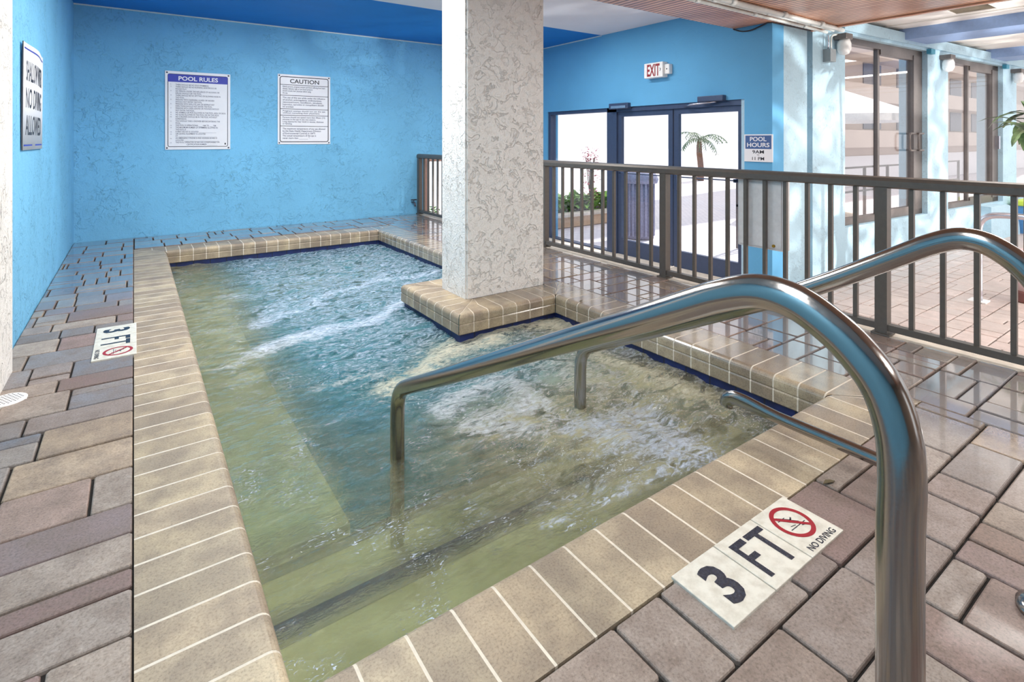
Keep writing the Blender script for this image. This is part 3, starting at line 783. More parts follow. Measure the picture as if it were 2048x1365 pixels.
# ------------------------------------------------------------------ signs
def rr_ring(g, x0, x1, y0, y1, r, w, z):
    def loop(i):
        o = []
        for cx, cy, a0 in ((x1 - r, y1 - r, 0), (x0 + r, y1 - r, 90), (x0 + r, y0 + r, 180), (x1 - r, y0 + r, 270)):
            for k in range(5): a = R(a0 + 90 * k / 4); o.append((cx + (r - i) * math.cos(a), cy + (r - i) * math.sin(a), z))
        return o
    A, B = loop(0), loop(w); n = len(A)
    for i in range(n): g.face([A[i], A[(i + 1) % n], B[(i + 1) % n], B[i]])
def screws(t, w, h, i=.018):
    for sx in (-1, 1):
        for sy in (-1, 1):
            g = G(); g.lathe([(.009, .0055), (.008, .009), (.0, .0095)], sx * (w / 2 - i), sy * (h / 2 - i), 12); g.build('screw', M['screw'], t, world=False)
# pool rules
w_, h_ = .613, .833
t = thing('pool_rules_sign', (.572, YB - .006, 1.313), 'tall white sign headed POOL RULES on a blue band on the back wall', 'sign', (R(90), 0, 0))
g = G(); g.box(-w_ / 2, w_ / 2, -h_ / 2, h_ / 2, -.004, .005, bev=.002); g.build('panel', M['sign_white'], t, world=False)
g = G(); rr_ring(g, -.283, .283, -.388, .388, .02, .006, .0056); g.build('border', M['ink'], t, world=False)
g = G(); g.box(-.280, .280, .302, .383, .005, .0062); hb = g.build('heading_band', M['ink_blue'], t, world=False)
text('heading', 'POOL RULES', M['sign_white'], hb, 0, .342, .37, .046, .0064, bold=.02)
RULES = [("1.", "THERE SHOULD BE NO SOLO SWIMMING."), ("2.", "THERE SHOULD BE NO RUNNING, BOISTEROUS OR\nROUGH PLAY."), ("3.", "NO PERSON UNDER THE INFLUENCE OF ALCOHOL OR\nDRUGS SHOULD USE THE POOL."),
 ("4.", "THERE SHOULD BE NO SPITTING OR BLOWING NOSE IN\nTHE POOL."), ("5.", "PERSONS WITH DIARRHEAL ILLNESS OR NAUSEA\nSHOULD NOT ENTER THE POOL."), ("6.", "PERSONS WITH SKIN, EYE, EAR OR RESPIRATORY\nINFECTIONS SHOULD NOT ENTER THE POOL."),
 ("7.", "PERSONS WITH OPEN LESIONS OR WOUNDS SHOULD\nNOT ENTER THE POOL."), ("8.", "NO ANIMALS OR PETS ALLOWED IN THE POOL AREA OR DECK."), ("9.", "NO GLASS ALLOWED IN THE POOL OR ON THE DECK."), ("10.", "NO CHILDREN SHOULD BE IN THE POOL WITHOUT\nSUPERVISION."),
 ("11.", "YOU SHOULD TAKE A SHOWER BEFORE ENTERING THE\nPOOL."), ("12.", "THE POOL IS OPERATIONAL ____ A.M. TO ____ P.M."), ("13.", "THE MAXIMUM NUMBER OF SWIMMERS ALLOWED IN\nTHE POOL IS"), ("14.", "A FIRST AID KIT IS LOCATED ____________________"),
 ("15.", "LIFE SAVING EQUIPMENT IS LOCATED\nAT ____________________________________________"), ("16.", "AN EMERGENCY PHONE IS AND ADDRESS BOARD IS\nLOCATED ________________________________________"), ("17.", "THE POOL OPERATOR OF RECORD IS RESPONSIBLE ON\n                      CERTIFICATION NUMBER ____________")]
NL = sum(1 + b.count('\n') for a, b in RULES); li = 0
for a, b in RULES:
    text('rule_number', a, M['ink_grey'], t, -.252, .277 - .644 * li / (NL - 1), .010 if len(a) < 3 else .016, .011, .0054, bold=.008); li += 1 + b.count('\n')
body = '\n'.join(b for a, b in RULES)
text('rules_text', body, M['ink_grey'], t, .025, -.045, .475, .655, .0054, align='LEFT', bold=.012)
g = G(); g.box(.25, .262, -.365, -.345, .0055, .006); g.build('corner_mark', M['ink'], t, world=False)
screws(t, w_, h_)
# caution
w_, h_ = .606, .825
t = thing('caution_sign', (1.676, YB - .006, 1.361), 'white sign headed CAUTION in ruled rows on the back wall', 'sign', (R(90), 0, 0))
g = G(); g.box(-w_ / 2, w_ / 2, -h_ / 2, h_ / 2, -.004, .005, bev=.002); g.build('panel', M['sign_white'], t, world=False)
g = G(); rr_ring(g, -.282, .282, -.388, .388, .028, .009, .0056)
for y in (.29, .165, .005, -.07, -.197): g.face([(-.275, y - .003, .0056), (.275, y - .003, .0056), (.275, y + .003, .0056), (-.275, y + .003, .0056)])
g.build('border', M['ink'], t, world=False)
text('heading', 'CAUTION', M['ink'], t, 0, .335, .335, .05, .0056, bold=.015)
CT = [("Elderly persons, pregnant women and those suffering from heart\ndisease, diabetes, high or low blood pressure\nshould consult their physician before using\nthe spa.", .228, .10),
 ("The use of this spa while under the influence\nof alcohol, anticoagulants, antihistamines,\nvasoconstrictors, vasodilators, stimulants,\nhypnotics, narcotics or tranquilizers should\nbe avoided.", .085, .128),
 ("Pregnant women should not use the spa\nwithout consulting their physicians.", -.033, .046),
 ("Persons should not spend more than fifteen (15)\nminutes in the spa in any one session.\nLong exposures may result in nausea, dizziness\nor fainting.", -.134, .10),
 ("The maximum temperature of any spa allowed\nby the State Health Department (Division\nof Environmental Control) is 104°F.\nThe actual temperature of the spa is\nnever more than ________ °.", -.285, .135)]
for b, y, hh in CT: text('caution_text', b, M['ink_grey'], t, -.005, y, .49, hh, .0056, align='LEFT', bold=.016)
screws(t, w_, h_)
# shallow water sign on the left wall (buckled)
t = thing('shallow_water_sign', (XL + .004, 4.083, 1.229), 'buckled white sign reading SHALLOW WATER NO DIVING ALLOWED on the left wall', 'sign', (R(90), 0, R(90)))
w_, h_ = .721, .566
def zoff(x): return .004 + .016 * math.sin(PI * (x / w_ + .5)) ** 2
g = G(); nx = 24
V = []
for i in range(nx + 1):
    x = -w_ / 2 + w_ * i / nx; kk = zoff(x)
    for y, zz in ((-h_ / 2, .003), (h_ / 2, .0)): V.append((x, y, (kk * (.5 + y / h_) ** 1.0) + .006)); V.append((x, y, (kk * (.5 + y / h_)) + .001))
for i in range(nx):
    b = i * 4; c = b + 4
    for a in ((b, c, c + 2, b + 2), (b + 3, c + 3, c + 1, b + 1), (b + 2, c + 2, c + 3, b + 3), (b + 1, c + 1, c, b)): g.f.append(a); g.mi.append(0); g.c.append((1, 1, 1)); g.sm.append(True)
g.v += V
g.build('panel', M['sign_white'], t, world=False)
def bend(o):
    for v in o.data.vertices: v.co.z += zoff(v.co.x) * (.5 + v.co.y / h_) + .0062
def strips(x0, x1, y0, y1, n=24):
    g = G()
    for i in range(n):
        a, b = x0 + (x1 - x0) * i / n, x0 + (x1 - x0) * (i + 1) / n; g.face([(a, y0, 0.0004), (b, y0, .0004), (b, y1, .0004), (a, y1, .0004)])
    return g
for q in (strips(-.335, .335, .250, .258), strips(-.335, -.05, -.262, -.254), strips(.06, .335, -.262, -.254)): bend(q.build('border', M['ink_blue'], t, world=False))
for b, y in (('SHALLOW WATER', .140), ('NO DIVING', -.004), ('ALLOWED', -.150)):
    o = text('lettering', b, M['ink'], t, 0, y, .56, .108, 0, bold=.01); bend(o)
# pool hours
t = thing('pool_hours_sign', (XE - .005, 2.853, .922), 'small blue and white POOL HOURS sign between the exit door and the corner', 'sign', (R(90), 0, R(-90)))
w_, h_ = .286, .262
g = G(); g.box(-w_ / 2, w_ / 2, -h_ / 2, h_ / 2, -.004, .005, bev=.002); g.build('panel', M['sign_white'], t, world=False)
g = G(); g.box(-.130, .130, -.008, .120, .005, .006); q = g.build('heading_band', M['navy'], t, world=False)
text('heading', 'POOL', M['sign_white'], q, 0, .086, .165, .042, .0062, bold=.02); text('heading', 'HOURS', M['sign_white'], q, 0, .030, .225, .042, .0062, bold=.02)
text('hours_text', '9AM', M['ink'], t, 0, -.036, .115, .032, .0054, bold=.012); text('hours_text', 'TO', M['ink'], t, 0, -.066, .025, .012, .0054); text('hours_text', '11 PM', M['ink'], t, 0, -.100, .12, .030, .0054, bold=.01)
# exit sign
t = thing('exit_sign', (XE, 4.02, 1.785), 'white box EXIT sign with red letters on the blue wall over the doors', 'exit sign', (R(90), 0, R(-90)))
g = G(); g.box(-.165, .10, -.085, .085, 0, .09, bev=.008); g.build('housing', M['white_plastic'], t, world=False)
text('lettering', 'EXIT', M['exit_red'], t, -.03, 0, .18, .135, .0905, bold=.025)
g = G()
for s in (-1, 1): g.face([(.068, 0 - .004 * 0, .0908), (.078, 0, .0908), (.066, s * .018, .0908), (.058, s * .018, .0908)][::s])
g.build('arrow', M['ink'], t, world=False)
g = G(); g.box(.10, .165, -.055, .055, .0, .06, bev=.008); q = g.build('lamp_head', M['white_plastic'], t, world=False)
g = G(); g.lathe([(.008, .0605), (.0, .062)], .132, 0, 12); g.build('test_button', M['ink'], q, world=False)

# ------------------------------------------------------------------ exit doors and side window
def xbox(g, a, b, y0, y1, z0, z1, **k): return g.box(XE + a, XE + b, y0, y1, z0, z1, **k)
fr = struct(thing('door_1', (XE + .06, 3.44, ZL), None, 'door'), 'right leaf of the dark framed glass exit doors')
g = G(); xbox(g, .02, .12, 3.0, 3.035, ZL, 1.40); xbox(g, .02, .12, 3.0, 4.88, 1.345, 1.40); g.build('door_frame', M['door_dark'], fr)
def leaf(t, y0, y1):
    g = G(); xbox(g, .045, .09, y0, y0 + .06, ZL + .02, 1.345); xbox(g, .045, .09, y1 - .06, y1, ZL + .02, 1.345); xbox(g, .045, .09, y0 + .06, y1 - .06, 1.285, 1.345); g.build('stile', M['door_dark'], t)
    g = G(); xbox(g, .045, .09, y0 + .06, y1 - .06, ZL + .02, ZL + .205); g.build('kick_rail', M['door_dark'], t)
    g = G(); xbox(g, .064, .070, y0 + .06, y1 - .06, ZL + .205, 1.285); g.build('pane', M['glass'], t)
    g = G(); xbox(g, .0, .022, y0 + .06, y1 - .06, .588, .600); xbox(g, .0, .045, y0 + .06, y0 + .085, .575, .612); xbox(g, .0, .045, y1 - .085, y1 - .06, .575, .612); g.build('push_bar', M['door_dark'], t)
leaf(fr, 3.035, 3.87)
g = G(); g.tube([(XE + .045, 3.80, .46), (XE - .0, 3.79, .46), (XE - .015, 3.78, .48), (XE - .015, 3.78, .60), (XE - .0, 3.79, .62), (XE + .045, 3.80, .62)], .012, 8); g.build('handle', M['door_dark'], fr)
g = G(); xbox(g, -.055, .02, 3.20, 3.50, 1.395, 1.452, bev=.006); g.build('closer', M['door_dark'], fr)
g = G(); g.tube([(XE - .02, 3.3, 1.39), (XE - .1, 3.55, 1.37), (XE + .03, 3.72, 1.355)], .009, 6); g.build('closer_arm', M['fibre'], fr)
f2 = struct(thing('door_2', (XE + .06, 4.38, ZL), None, 'door'), 'left leaf of the dark framed glass exit doors')
leaf(f2, 3.89, 4.72)
g = G(); xbox(g, -.055, .02, 4.47, 4.78, 1.375, 1.447, bev=.006); g.build('closer', M['door_dark'], f2)
g = G(); xbox(g, -.062, -.055, 4.50, 4.74, 1.385, 1.415); g.build('closer_cover', M['fibre'], f2)
w = struct(thing('window_5', (XE + .06, 5.45, ZL), None, 'window'), 'fixed glass panel between the exit doors and the pillar')
g = G(); xbox(g, .02, .12, 4.72, 4.885, ZL, 1.40); xbox(g, .02, .12, 4.885, 6.06, 1.355, 1.40); xbox(g, .02, .12, 6.01, 6.06, ZL, 1.355); xbox(g, .02, .12, 4.885, 6.01, ZL, ZL + .04); g.build('window_frame', M['door_dark'], w)
g = G(); xbox(g, .064, .070, 4.885, 6.01, ZL + .04, 1.355); g.build('pane', M['glass'], w)
g = G(); xbox(g, -.12, .13, 3.0, 6.06, ZL - .05, ZL + .022); struct(g.build('trim_6', M['concrete']), 'pale threshold under the exit doors')

# ------------------------------------------------------------------ conduits, junction box, lamps, vents
for k, (y, r_, zz) in enumerate(((2.60, .016, 2.083), (2.535, .012, 2.088), (2.45, .022, 2.077))):
    lab = ['thinner white conduit pipe nearest the back wall under the wooden ceiling', 'thinnest middle conduit pipe of the three under the wooden ceiling', 'thickest white conduit pipe under the wooden ceiling, nearest the camera'][k]
    t = thing('conduit_pipe', (4.2, y, zz), lab, 'pipe', group='conduits under the wooden ceiling')
    g = G(); g.tube([(2.7, y, zz), (5.60 - .03 * k, y + .012, zz), (5.70, y + .02, zz)], r_, 10); g.build('pipe', M['conduit'], t)
    for xx in (3.55 + .12 * k, 4.35 + .1 * k, 5.2):
        g = G(); g.tube([(xx, y, zz), (xx + .05, y, zz)], r_ * 1.25, 10); g.build('coupling', M['conduit'], t)
g = G(); g.tube(smoothpath([(XE - .012, 3.11, 2.095), (XE - .014, 3.02, 2.06), (XE - .014, 2.92, 2.055), (XE - .014, 2.80, 2.085), (XE - .014, 2.73, 2.095), (5.1, 2.70, 2.09), (5.5, 2.68, 2.085)], 5), .007, 6)
tag(g.build('loose_cable', M['ink']), 'thin dark cable sagging where the wooden ceiling meets the blue exit wall', 'cable')
t = thing('junction_box', (*W(.975, -.03), 1.81), 'grey electrical junction box on the pale blue pier below the conduits', 'junction box', (0, 0, RA))
g = G(); wbox(g, .925, 1.03, -.075, 0, 1.80, 1.93); g.build('box_body', M['grey_plastic'], t)
a = W(.975, -.04); b = W(1.0, -.04); c = W(1.05, -.04)
g = G(); g.tube([(a[0] - .03, a[1], 1.92), (a[0] - .03, a[1], 2.07)], .009, 8); g.build('riser', M['fibre'], t)
g = G(); g.tube(smoothpath([(b[0], b[1], 1.92), (b[0], b[1], 2.03), (b[0] + .03, b[1], 2.075), (c[0] + .1, c[1], 2.10), (c[0] + .22, c[1], 2.09)], 4), .011, 8); g.build('riser', M['conduit'], t)
for k, (s, z) in enumerate(((1.19, 2.03), (3.80, 2.03), (6.42, 2.03))):
    q = W(s, 0)
    t = thing('wall_lamp', (q[0], q[1], z), ['white globe wall lamp beside the junction box', 'white globe wall lamp on the pier between the first two sliding doors', 'white globe wall lamp on the pier above the potted plant'][k], 'wall lamp', (0, 0, RA), 'globe lamps along the pale blue wall')
    g = G(); g.box(-.07, .07, -.13, 0, .015, .075, bev=.008); g.build('bracket', M['slider_brown'], t, world=False)
    g = G(); g.lathe([(.05, .02), (.066, -.03), (.066, -.09), (.045, -.135), (.0, -.15)], 0, -.075, 18); g.build('globe', M['lamp_glass'], t, world=False)
def vent(x, y, rz, label):
    t = thing('ceiling_vent', (x, y, 2.33), label, 'vent', (0, 0, rz), 'air vents in the white ceiling')
    g = G()
    for a, b, c, d in ((-.26, .26, -.20, -.16), (-.26, .26, .16, .20), (-.26, -.22, -.16, .16), (.22, .26, -.16, .16)): g.box(a, b, c, d, -.02, 0)
    g.build('vent_frame', M['ceiling_w'], t, world=False)
    for k in range(10):
        x_ = -.2 + k * .044; g = G(); v = [(x_, -.16, -.018), (x_ + .03, -.16, -.002), (x_ + .03, .16, -.002), (x_, .16, -.018)]; g.face(v); g.face([(p[0], p[1], p[2] + .003) for p in v][::-1]); g.build('slat', M['concrete'], t, world=False)
vent(6.80, 1.78, 0, 'slatted air vent in the white ceiling panels')

# ------------------------------------------------------------------ small things
t = thing('floor_drain', (-.40, 2.80, 0), 'round white floor drain grate at the left edge of the deck', 'drain')
g = G(); g.lathe([(.062, -.01), (.062, .004), (.056, .007), (0, .007)], -.40, 2.80, 28); q = g.build('grate', M['white_plastic'], t)
g = G()
for i in range(-4, 5):
    for j in range(-4, 5):
        x_, y_ = i * .012 + (j % 2) * .006, j * .011
        if x_ * x_ + y_ * y_ < .05 ** 2: g.lathe([(.0036, .0072), (.0, .0074)], -.40 + x_, 2.80 + y_, 6)
g.build('hole_pattern', M['ink'], q)
t = thing('wall_tap', (3.07, YB, .15), 'small dark water tap low on the back wall beside the railing', 'tap')
g = G(); g.tube([(3.07, YB, .16), (3.07, YB - .07, .16), (3.075, YB - .09, .14), (3.075, YB - .095, .11)], .012, 8); g.build('spout', M['screw'], t)
g = G(); g.tube([(3.035, YB - .05, .195), (3.115, YB - .05, .195)], .008, 8); g.tube([(3.075, YB - .05, .16), (3.075, YB - .05, .195)], .006, 8); g.build('handle', M['ink'], t)
# debris leaves
def debris(x, y, s, rz, label):
    g = G(); c, sn = math.cos(rz), math.sin(rz)
    P = [(-1, 0, .002), (-.3, .32, .006), (.5, .25, .004), (1, 0, .002), (.4, -.3, .005), (-.4, -.28, .006)]
    Q = [(x + s * (a * c - b * sn), y + s * (a * sn + b * c), z + .003) for a, b, z in P]
    g.face(Q); g.face([(p[0], p[1], p[2] - .002) for p in Q][::-1])
    for i in range(6): a, b = Q[i], Q[(i + 1) % 6]; g.face([(a[0], a[1], a[2] - .002), (b[0], b[1], b[2] - .002), b, a])
    tag(g.build('fallen_leaf', M['plant_stem']), label, 'leaf')
q = pz(1162, 604, 0); debris(q[0], q[1], .022, .5, 'small dry leaf on the coping right of the pillar')
q = pz(1658, 968, 0); debris(q[0], q[1], .022, -.3, 'dark dry leaf lying in a joint beyond the near depth tiles')
# lower walkway handrail (main pool)
t = thing('ladder_rail', (6.126, 1.533, ZL), 'silver tubular rail standing on the lower walkway behind the railing', 'handrail')
g = G(); g.tube(smoothpath([(6.126, 1.533, ZL), (6.126, 1.533, .1), (6.126, 1.53, .24), (6.13, 1.49, .315), (6.14, 1.40, .345), (6.16, 1.2, .345), (6.18, .9, .31), (6.2, .6, .1), (6.2, .58, ZL)], 5), .026, 14); g.build('rail_tube', M['fibre'], t)
g = G(); g.box(6.06, 6.19, 1.47, 1.60, ZL, ZL + .012, bev=.003); g.build('base_plate', M['white_plastic'], t)
g = G(); g.box(6.13, 6.27, .51, .65, ZL, ZL + .012, bev=.003); g.build('base_plate', M['white_plastic'], t)
# potted plant
bx_, by_ = 6.45, 1.29
t = thing('potted_plant', (bx_, by_, ZL), 'leafy plant in a clay coloured pot at the right edge of the walkway', 'plant')
g = G(); g.lathe([(.085, ZL), (.095, ZL + .02), (.08, ZL + .035), (.09, ZL + .05), (.075, ZL + .065), (.085, ZL + .08), (.07, ZL + .1)], bx_, by_, 20); g.build('pot_base', M['pot_brown'], t)
g = G(); g.lathe([(.07, ZL + .1), (.065, ZL + .2), (.12, ZL + .42), (.135, ZL + .45), (.12, ZL + .45), (.0, ZL + .43)], bx_, by_, 24); g.build('pot', M['pot_pink'], t)
g = G(); g.tube(smoothpath([(bx_, by_, ZL + .43), (bx_ + .01, by_, .5), (bx_ - .02, by_ - .02, 1.2)], 5), .018, 10); g.build('stem', M['plant_stem'], t)
def blade(g, base, d, L, wd, droop, mi=0, n=6):
    d = Vector(d).normalized(); side = d.cross(Vector((0, 0, 1)))
    if side.length < .01: side = Vector((1, 0, 0))
    side.normalize(); pL, pR, p = [], [], Vector(base); dd = d.copy()
    for i in range(n + 1):
        u = i / n; w_ = wd * math.sin(PI * min(1, .08 + u * .92)) ** .7 if 0 < u < 1 else wd * .06
        pL.append(p - side * w_ + Vector((0, 0, .25 * w_))); pR.append(p + side * w_ + Vector((0, 0, .25 * w_)))
        g_ = p.copy(); 
        p = p + dd * (L / n); dd = (dd + Vector((0, 0, -droop / n))).normalized()
        if i == 0: C = [g_]
        else: C.append(g_)
    for i in range(n):
        g.face([pL[i], C[i], C[i + 1], pL[i + 1]], mi, (1, 1, 1), True); g.face([C[i], pR[i], pR[i + 1], C[i + 1]], mi, (1, 1, 1), True)
r2 = random.Random(5)
for k in range(26):
    a = 2 * PI * k / 26 + r2.uniform(-.2, .2); el = r2.uniform(-.1, 1.0)
    g = G(); zz = r2.uniform(1.05, 1.26); L = r2.uniform(.24, .38)
    blade(g, (bx_ - .02, by_ - .02, zz), (math.cos(a), math.sin(a), el), L, .036, r2.uniform(.9, 1.8)); g.build('leaf', M['leaf_dark'], t)
# bin with lime lid, low stucco buttress
q = W(6.5, -.21)
t = thing('storage_bin', (q[0], q[1], ZL), 'blue storage bin with lime green lid against the pale blue wall', 'bin', (0, 0, RA))
g = G(); v = []
for z, e in ((0, -.03), (.42, 0)):
    v += [(-.28 - e, -.17 - e, z), (.28 + e, -.17 - e, z), (.28 + e, .15 + e, z), (-.28 - e, .15 + e, z)]
g.add(v, [(3, 2, 1, 0), (4, 5, 6, 7), (0, 1, 5, 4), (1, 2, 6, 5), (2, 3, 7, 6), (3, 0, 4, 7)]); g.build('bin_body', M['bin_blue'], t, world=False)
g = G(); g.box(-.31, .31, -.20, .165, .42, .50, bev=.02); g.build('lid', M['lime'], t, world=False)
g = G(); n = 12
prf = [(5.0, ZL), (5.0, .055)] + [(5.55 + .62 * math.sin(PI / 2 * k / 8), ZL + .485 * math.cos(PI / 2 * k / 8)) for k in range(9)]
f0 = [(*W(s, -.16), z) for s, z in prf]; f1 = [(*W(s, .0), z) for s, z in prf]; m = len(prf)
g.add(f0 + f1, [tuple(range(m)), tuple(range(m, 2 * m))[::-1]] + [(i, m + i, m + (i + 1) % m, (i + 1) % m) for i in range(m)])
struct(g.build('trim_7', M['blue_pale']), 'low rounded stucco buttress at the foot of the second sliding door')

# ------------------------------------------------------------------ courtyard
t = thing('raised_planter', (6.5, 7.1, ZL), 'low pale stone planter wall outside the glass panel', 'planter')
g = G(); g.box(5.14, 7.6, 6.68, 6.78, ZL, ZL + .17); g.build('wall_face', plain('stone_face', (206, 178, 150), .8), t)
g = G(); g.box(5.12, 7.64, 6.63, 6.86, ZL + .17, ZL + .22, bev=.01); g.build('cap', M['concrete'], t)
g = G(); g.box(5.14, 7.6, 6.86, 8.6, ZL, ZL + .16); g.build('soil', M['sand'], t)
r3 = random.Random(8); n = 0
for j in range(2):
    for i in range(7):
        x = 5.36 + i * .27 + j * .13 + r3.uniform(-.05, .05); y = 7.02 + j * .34
        g = G()
        for k in range(26):
            a = r3.uniform(0, 2 * PI); el = r3.uniform(.3, 2.2)
            blade(g, (x + r3.uniform(-.06, .06), y + r3.uniform(-.06, .06), ZL + .16 + r3.uniform(0, .2)), (math.cos(a), math.sin(a), el), r3.uniform(.2, .32), .05, r3.uniform(.8, 2), n=4)
        tag(g.build('leafy_plant', M['leaf']), 'broad leaved green plant in the raised planter beyond the glass panel', 'plant', 'green plants in the courtyard planter')
def bush(name, x, y, z, h, r_, mat, label, seed, cnt=160, ls=.07):
    r = random.Random(seed); t = thing(name, (x, y, ZL), label, 'shrub')
    g = G(); g.tube([(x, y, ZL), (x + .02, y, z + h * .5)], .018, 6)
    for k in range(5): a = k * 1.3; g.tube([(x, y, z), (x + r_ * .5 * math.cos(a), y + r_ * .5 * math.sin(a), z + h * .8)], .008, 5)
    g.build('stem', M['plant_stem'], t)
    g = G()
    for k in range(cnt):
        a = r.uniform(0, 2 * PI); q = r_ * math.sqrt(r.random()); zz = z + h * r.random() ** .7
        q *= 1.05 - .6 * abs((zz - z) / h - .5)
        blade(g, (x + q * math.cos(a), y + q * math.sin(a), zz), (math.cos(a), math.sin(a), r.uniform(-.3, 1)), ls, ls * .28, .8, n=3)
    g.build('foliage', mat, t)
bush('flowering_shrub', 6.58, 6.98, ZL + .35, .95, .16, M['leaf_red'], 'slim red leaved shrub at the planter end by the door frame', 3)
for k, (x, y) in enumerate(((3.42, 7.4), (3.75, 7.5))): bush('courtyard_shrub', x, y, ZL + .1, .28, .13, M['leaf'], ['small green shrub seen through the low window, left one', 'small green shrub seen through the low window, right one'][k], 20 + k, 90)
t = thing('trash_can', (6.076, 5.40, ZL), 'grey outdoor trash can seen through the left exit door', 'trash can')
g = G(); g.lathe([(.20, ZL), (.20, ZL + .82), (.0, ZL + .82)], 6.076, 5.40, 28); g.build('can_body', M['trash'], t)
for k in range(22):
    a = 2 * PI * k / 22; g = G(); g.box(-.014, .014, -.008, .008, ZL + .04, ZL + .80); q = g.build('slat', M['trash'], t, world=False)
    q.data.transform(Matrix.Translation((.208 * math.cos(a), .208 * math.sin(a), -ZL)) @ Matrix.Rotation(a + PI / 2, 4, 'Z'))
g = G(); g.lathe([(.25, ZL + .80), (.27, ZL + .86), (.22, ZL + .95), (.09, ZL + 1.0), (.0, ZL + 1.0)], 6.076, 5.40, 28); g.build('lid', M['trash'], t)
# palm
q = ray(1400, 300); dd = 19.0; px_, py_ = q[0] * dd, q[1] * dd
t = thing('young_palm', (px_, py_, ZL), 'young palm tree standing out in the courtyard, seen through the right exit door', 'palm')
g = G(); pts = [(px_ + .05 * math.sin(k), py_, ZL + 1.45 * k / 6) for k in range(7)]; g.tube(pts, [.13, .11, .10, .10, .10, .09, .07], 10); g.build('trunk', M['trunk'], t)
r4 = random.Random(4)
for k in range(14):
    a = 2 * PI * k / 14 + r4.uniform(-.2, .2); el = r4.uniform(.15, 1.6); L = r4.uniform(.75, 1.05); g = G()
    p = Vector((px_, py_, ZL + 1.42)); d = Vector((math.cos(a), math.sin(a), el)).normalized(); sp = [p.copy()]
    for i in range(9):
        p = p + d * L / 9; d = (d + Vector((0, 0, -.22))).normalized(); sp.append(p.copy())
        sd = d.cross(Vector((0, 0, 1))).normalized()
        for s in (-1, 1): blade(g, p, sd * s + d * .6 + Vector((0, 0, -.3)), .26 * (1 - .6 * i / 9), .018, .8, n=3)
    g.tube(sp, .012, 5); g.build('frond', M['leaf_dark'], t)
# beige hotel block seen through the sliders
t = thing('apartment_building', (19, 8.5, ZL), 'beige balconied apartment block beyond the sliding doors', 'building')
g = G(); g.box(15.6, 40, 7.6, 9.4, ZL, 13); g.build('wall', M['beige'], t)
for k in range(4):
    z = .9 + k * 1.35
    g = G(); g.box(15.6, 40, 6.9, 7.6, z - .12, z + .38); g.build('balcony', M['beige'], t)
    for i in range(6):
        x = 16.3 + i * 2.6; g = G(); g.box(x, x + 1.3, 7.57, 7.61, z + .45, z + 1.2); g.build('window', M['beige_dark'], t)
g = G(); g.box(15.6, 40, 7.55, 7.61, ZL, .5); g.build('base_band', M['sign_white'], t)
# umbrella
ux, uy = 10.9, 4.75
t = thing('patio_umbrella', (ux, uy, ZL), 'white patio umbrella outside the first sliding door', 'umbrella')
g = G(); g.tube([(ux, uy, ZL), (ux, uy, 1.85)], .025, 10); g.build('pole', M['slider_brown'], t)
g = G(); n = 8; top = (ux, uy, 1.95)
rim = [(ux + 1.25 * math.cos(2 * PI * k / n), uy + 1.25 * math.sin(2 * PI * k / n), 1.45) for k in range(n)]
for k in range(n): g.face([top, rim[k], rim[(k + 1) % n]]); g.face([rim[k], (rim[k][0], rim[k][1], 1.33), (rim[(k + 1) % n][0], rim[(k + 1) % n][1], 1.33), rim[(k + 1) % n]])
g.build('canopy', M['umb'], t)
g = G(); g.lathe([(.24, ZL), (.24, ZL + .05), (.05, ZL + .08), (.04, ZL + .2)], ux, uy, 20); g.build('base', M['concrete'], t)
# balustrade outside the sliders
t = thing('terrace_fence', (10.5, 4.2, ZL), 'thin dark terrace fence outside the sliding doors', 'fence')
g = G()
for z in (ZL + .55, ZL + .95): g.box(6.5, 15, 4.09, 4.12, z, z + .03)
g.build('rail', M['slider_brown'], t)
for k in range(10): g = G(); x = 6.5 + k * .94; g.box(x, x + .035, 4.085, 4.125, ZL, ZL + .98); g.build('post', M['slider_brown'], t)

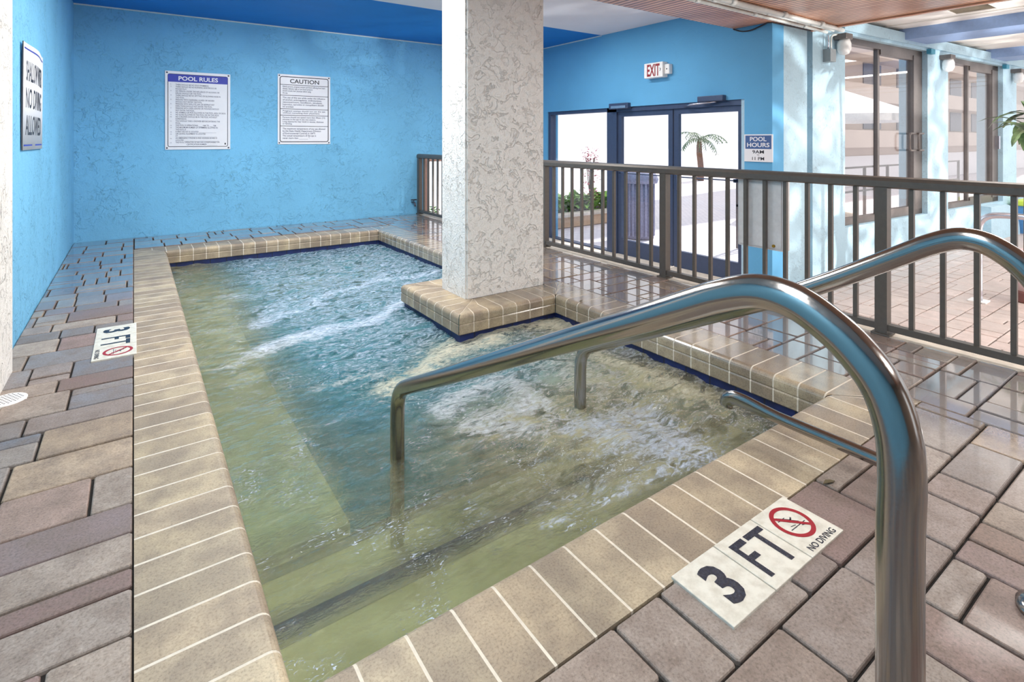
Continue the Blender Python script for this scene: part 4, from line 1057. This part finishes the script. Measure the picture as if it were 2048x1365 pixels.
# ------------------------------------------------------------------ light
wd = bpy.data.worlds.new('world'); S.world = wd; wd.use_nodes = True
nt = wd.node_tree; nt.nodes.clear()
bg = nt.nodes.new('ShaderNodeBackground'); ou = nt.nodes.new('ShaderNodeOutputWorld')
bg.inputs[0].default_value = (.96, .97, 1.0, 1); bg.inputs[1].default_value = .62
nt.links.new(bg.outputs[0], ou.inputs[0])
def light(name, typ, loc, rot, energy, color=(1, 1, 1), **k):
    l = bpy.data.lights.new(name, typ); l.energy = energy; l.color = color
    for a, b in k.items(): setattr(l, a, b)
    o = bpy.data.objects.new(name, l); COL.objects.link(o); o.location = loc; o.rotation_euler = rot; return o
sun = light('sun', 'SUN', (20, 8, 20), (0, 0, 0), 2.0, (1, .97, .93), angle=R(.6))
sd = Vector((-.80, -.12, -.85)).normalized(); sun.rotation_euler = sd.to_track_quat('-Z', 'Y').to_euler()
# fill lights added under the ceiling to brighten the hall and water
for k, (x, y, z, e, sx, sy) in enumerate(((1.5, 4.75, 2.31, 24, 1.3, .5), (1.0, 3.45, 2.31, 24, 1.3, .5), (.3, .6, 2.31, 20, 1.2, .5), (3.6, 4.4, 2.31, 13, .4, 1.3), (2.6, -1.6, 2.09, 26, 1.3, .5), (4.3, .6, 2.09, 22, .5, 1.3), (6.6, .2, 2.3, 24, 1.6, .6), (9.3, .2, 2.3, 28, .6, 2), (11.8, 0, 2.3, 28, .6, 2))):
    light('ceiling_fill', 'AREA', (x, y, z), (0, 0, 0), e, (1, .97, .93), shape='RECTANGLE', size=sx, size_y=sy)
# added spot with a noise pattern, standing in for sunlight off the main pool
c = light('glitter_spot', 'SPOT', (7.2, -2.2, ZL + .05), (0, 0, 0), 520, (1, .99, .96), spot_size=R(80), spot_blend=.4, shadow_soft_size=.05)
c.rotation_euler = (Vector((7.4, 2.6, 1.9)) - c.location).to_track_quat('-Z', 'Y').to_euler()
l = c.data; l.use_nodes = True; n = l.node_tree
em = n.nodes['Emission']; tc = n.nodes.new('ShaderNodeTexCoord'); mp = n.nodes.new('ShaderNodeMapping'); nz = n.nodes.new('ShaderNodeTexNoise'); rp = n.nodes.new('ShaderNodeValToRGB')
mp.inputs['Scale'].default_value = (9, 14, 9); n.links.new(tc.outputs['Normal'], mp.inputs[0]); n.links.new(mp.outputs[0], nz.inputs['Vector'])
nz.inputs['Scale'].default_value = 1; nz.inputs['Detail'].default_value = 3; nz.inputs['Distortion'].default_value = 1.2
e = rp.color_ramp.elements; e[0].position = .46; e[0].color = (0, 0, 0, 1); e[1].position = .60; e[1].color = (1, 1, 1, 1)
n.links.new(nz.outputs[0], rp.inputs[0]); n.links.new(rp.outputs[0], em.inputs[0]); em.inputs[1].default_value = 1
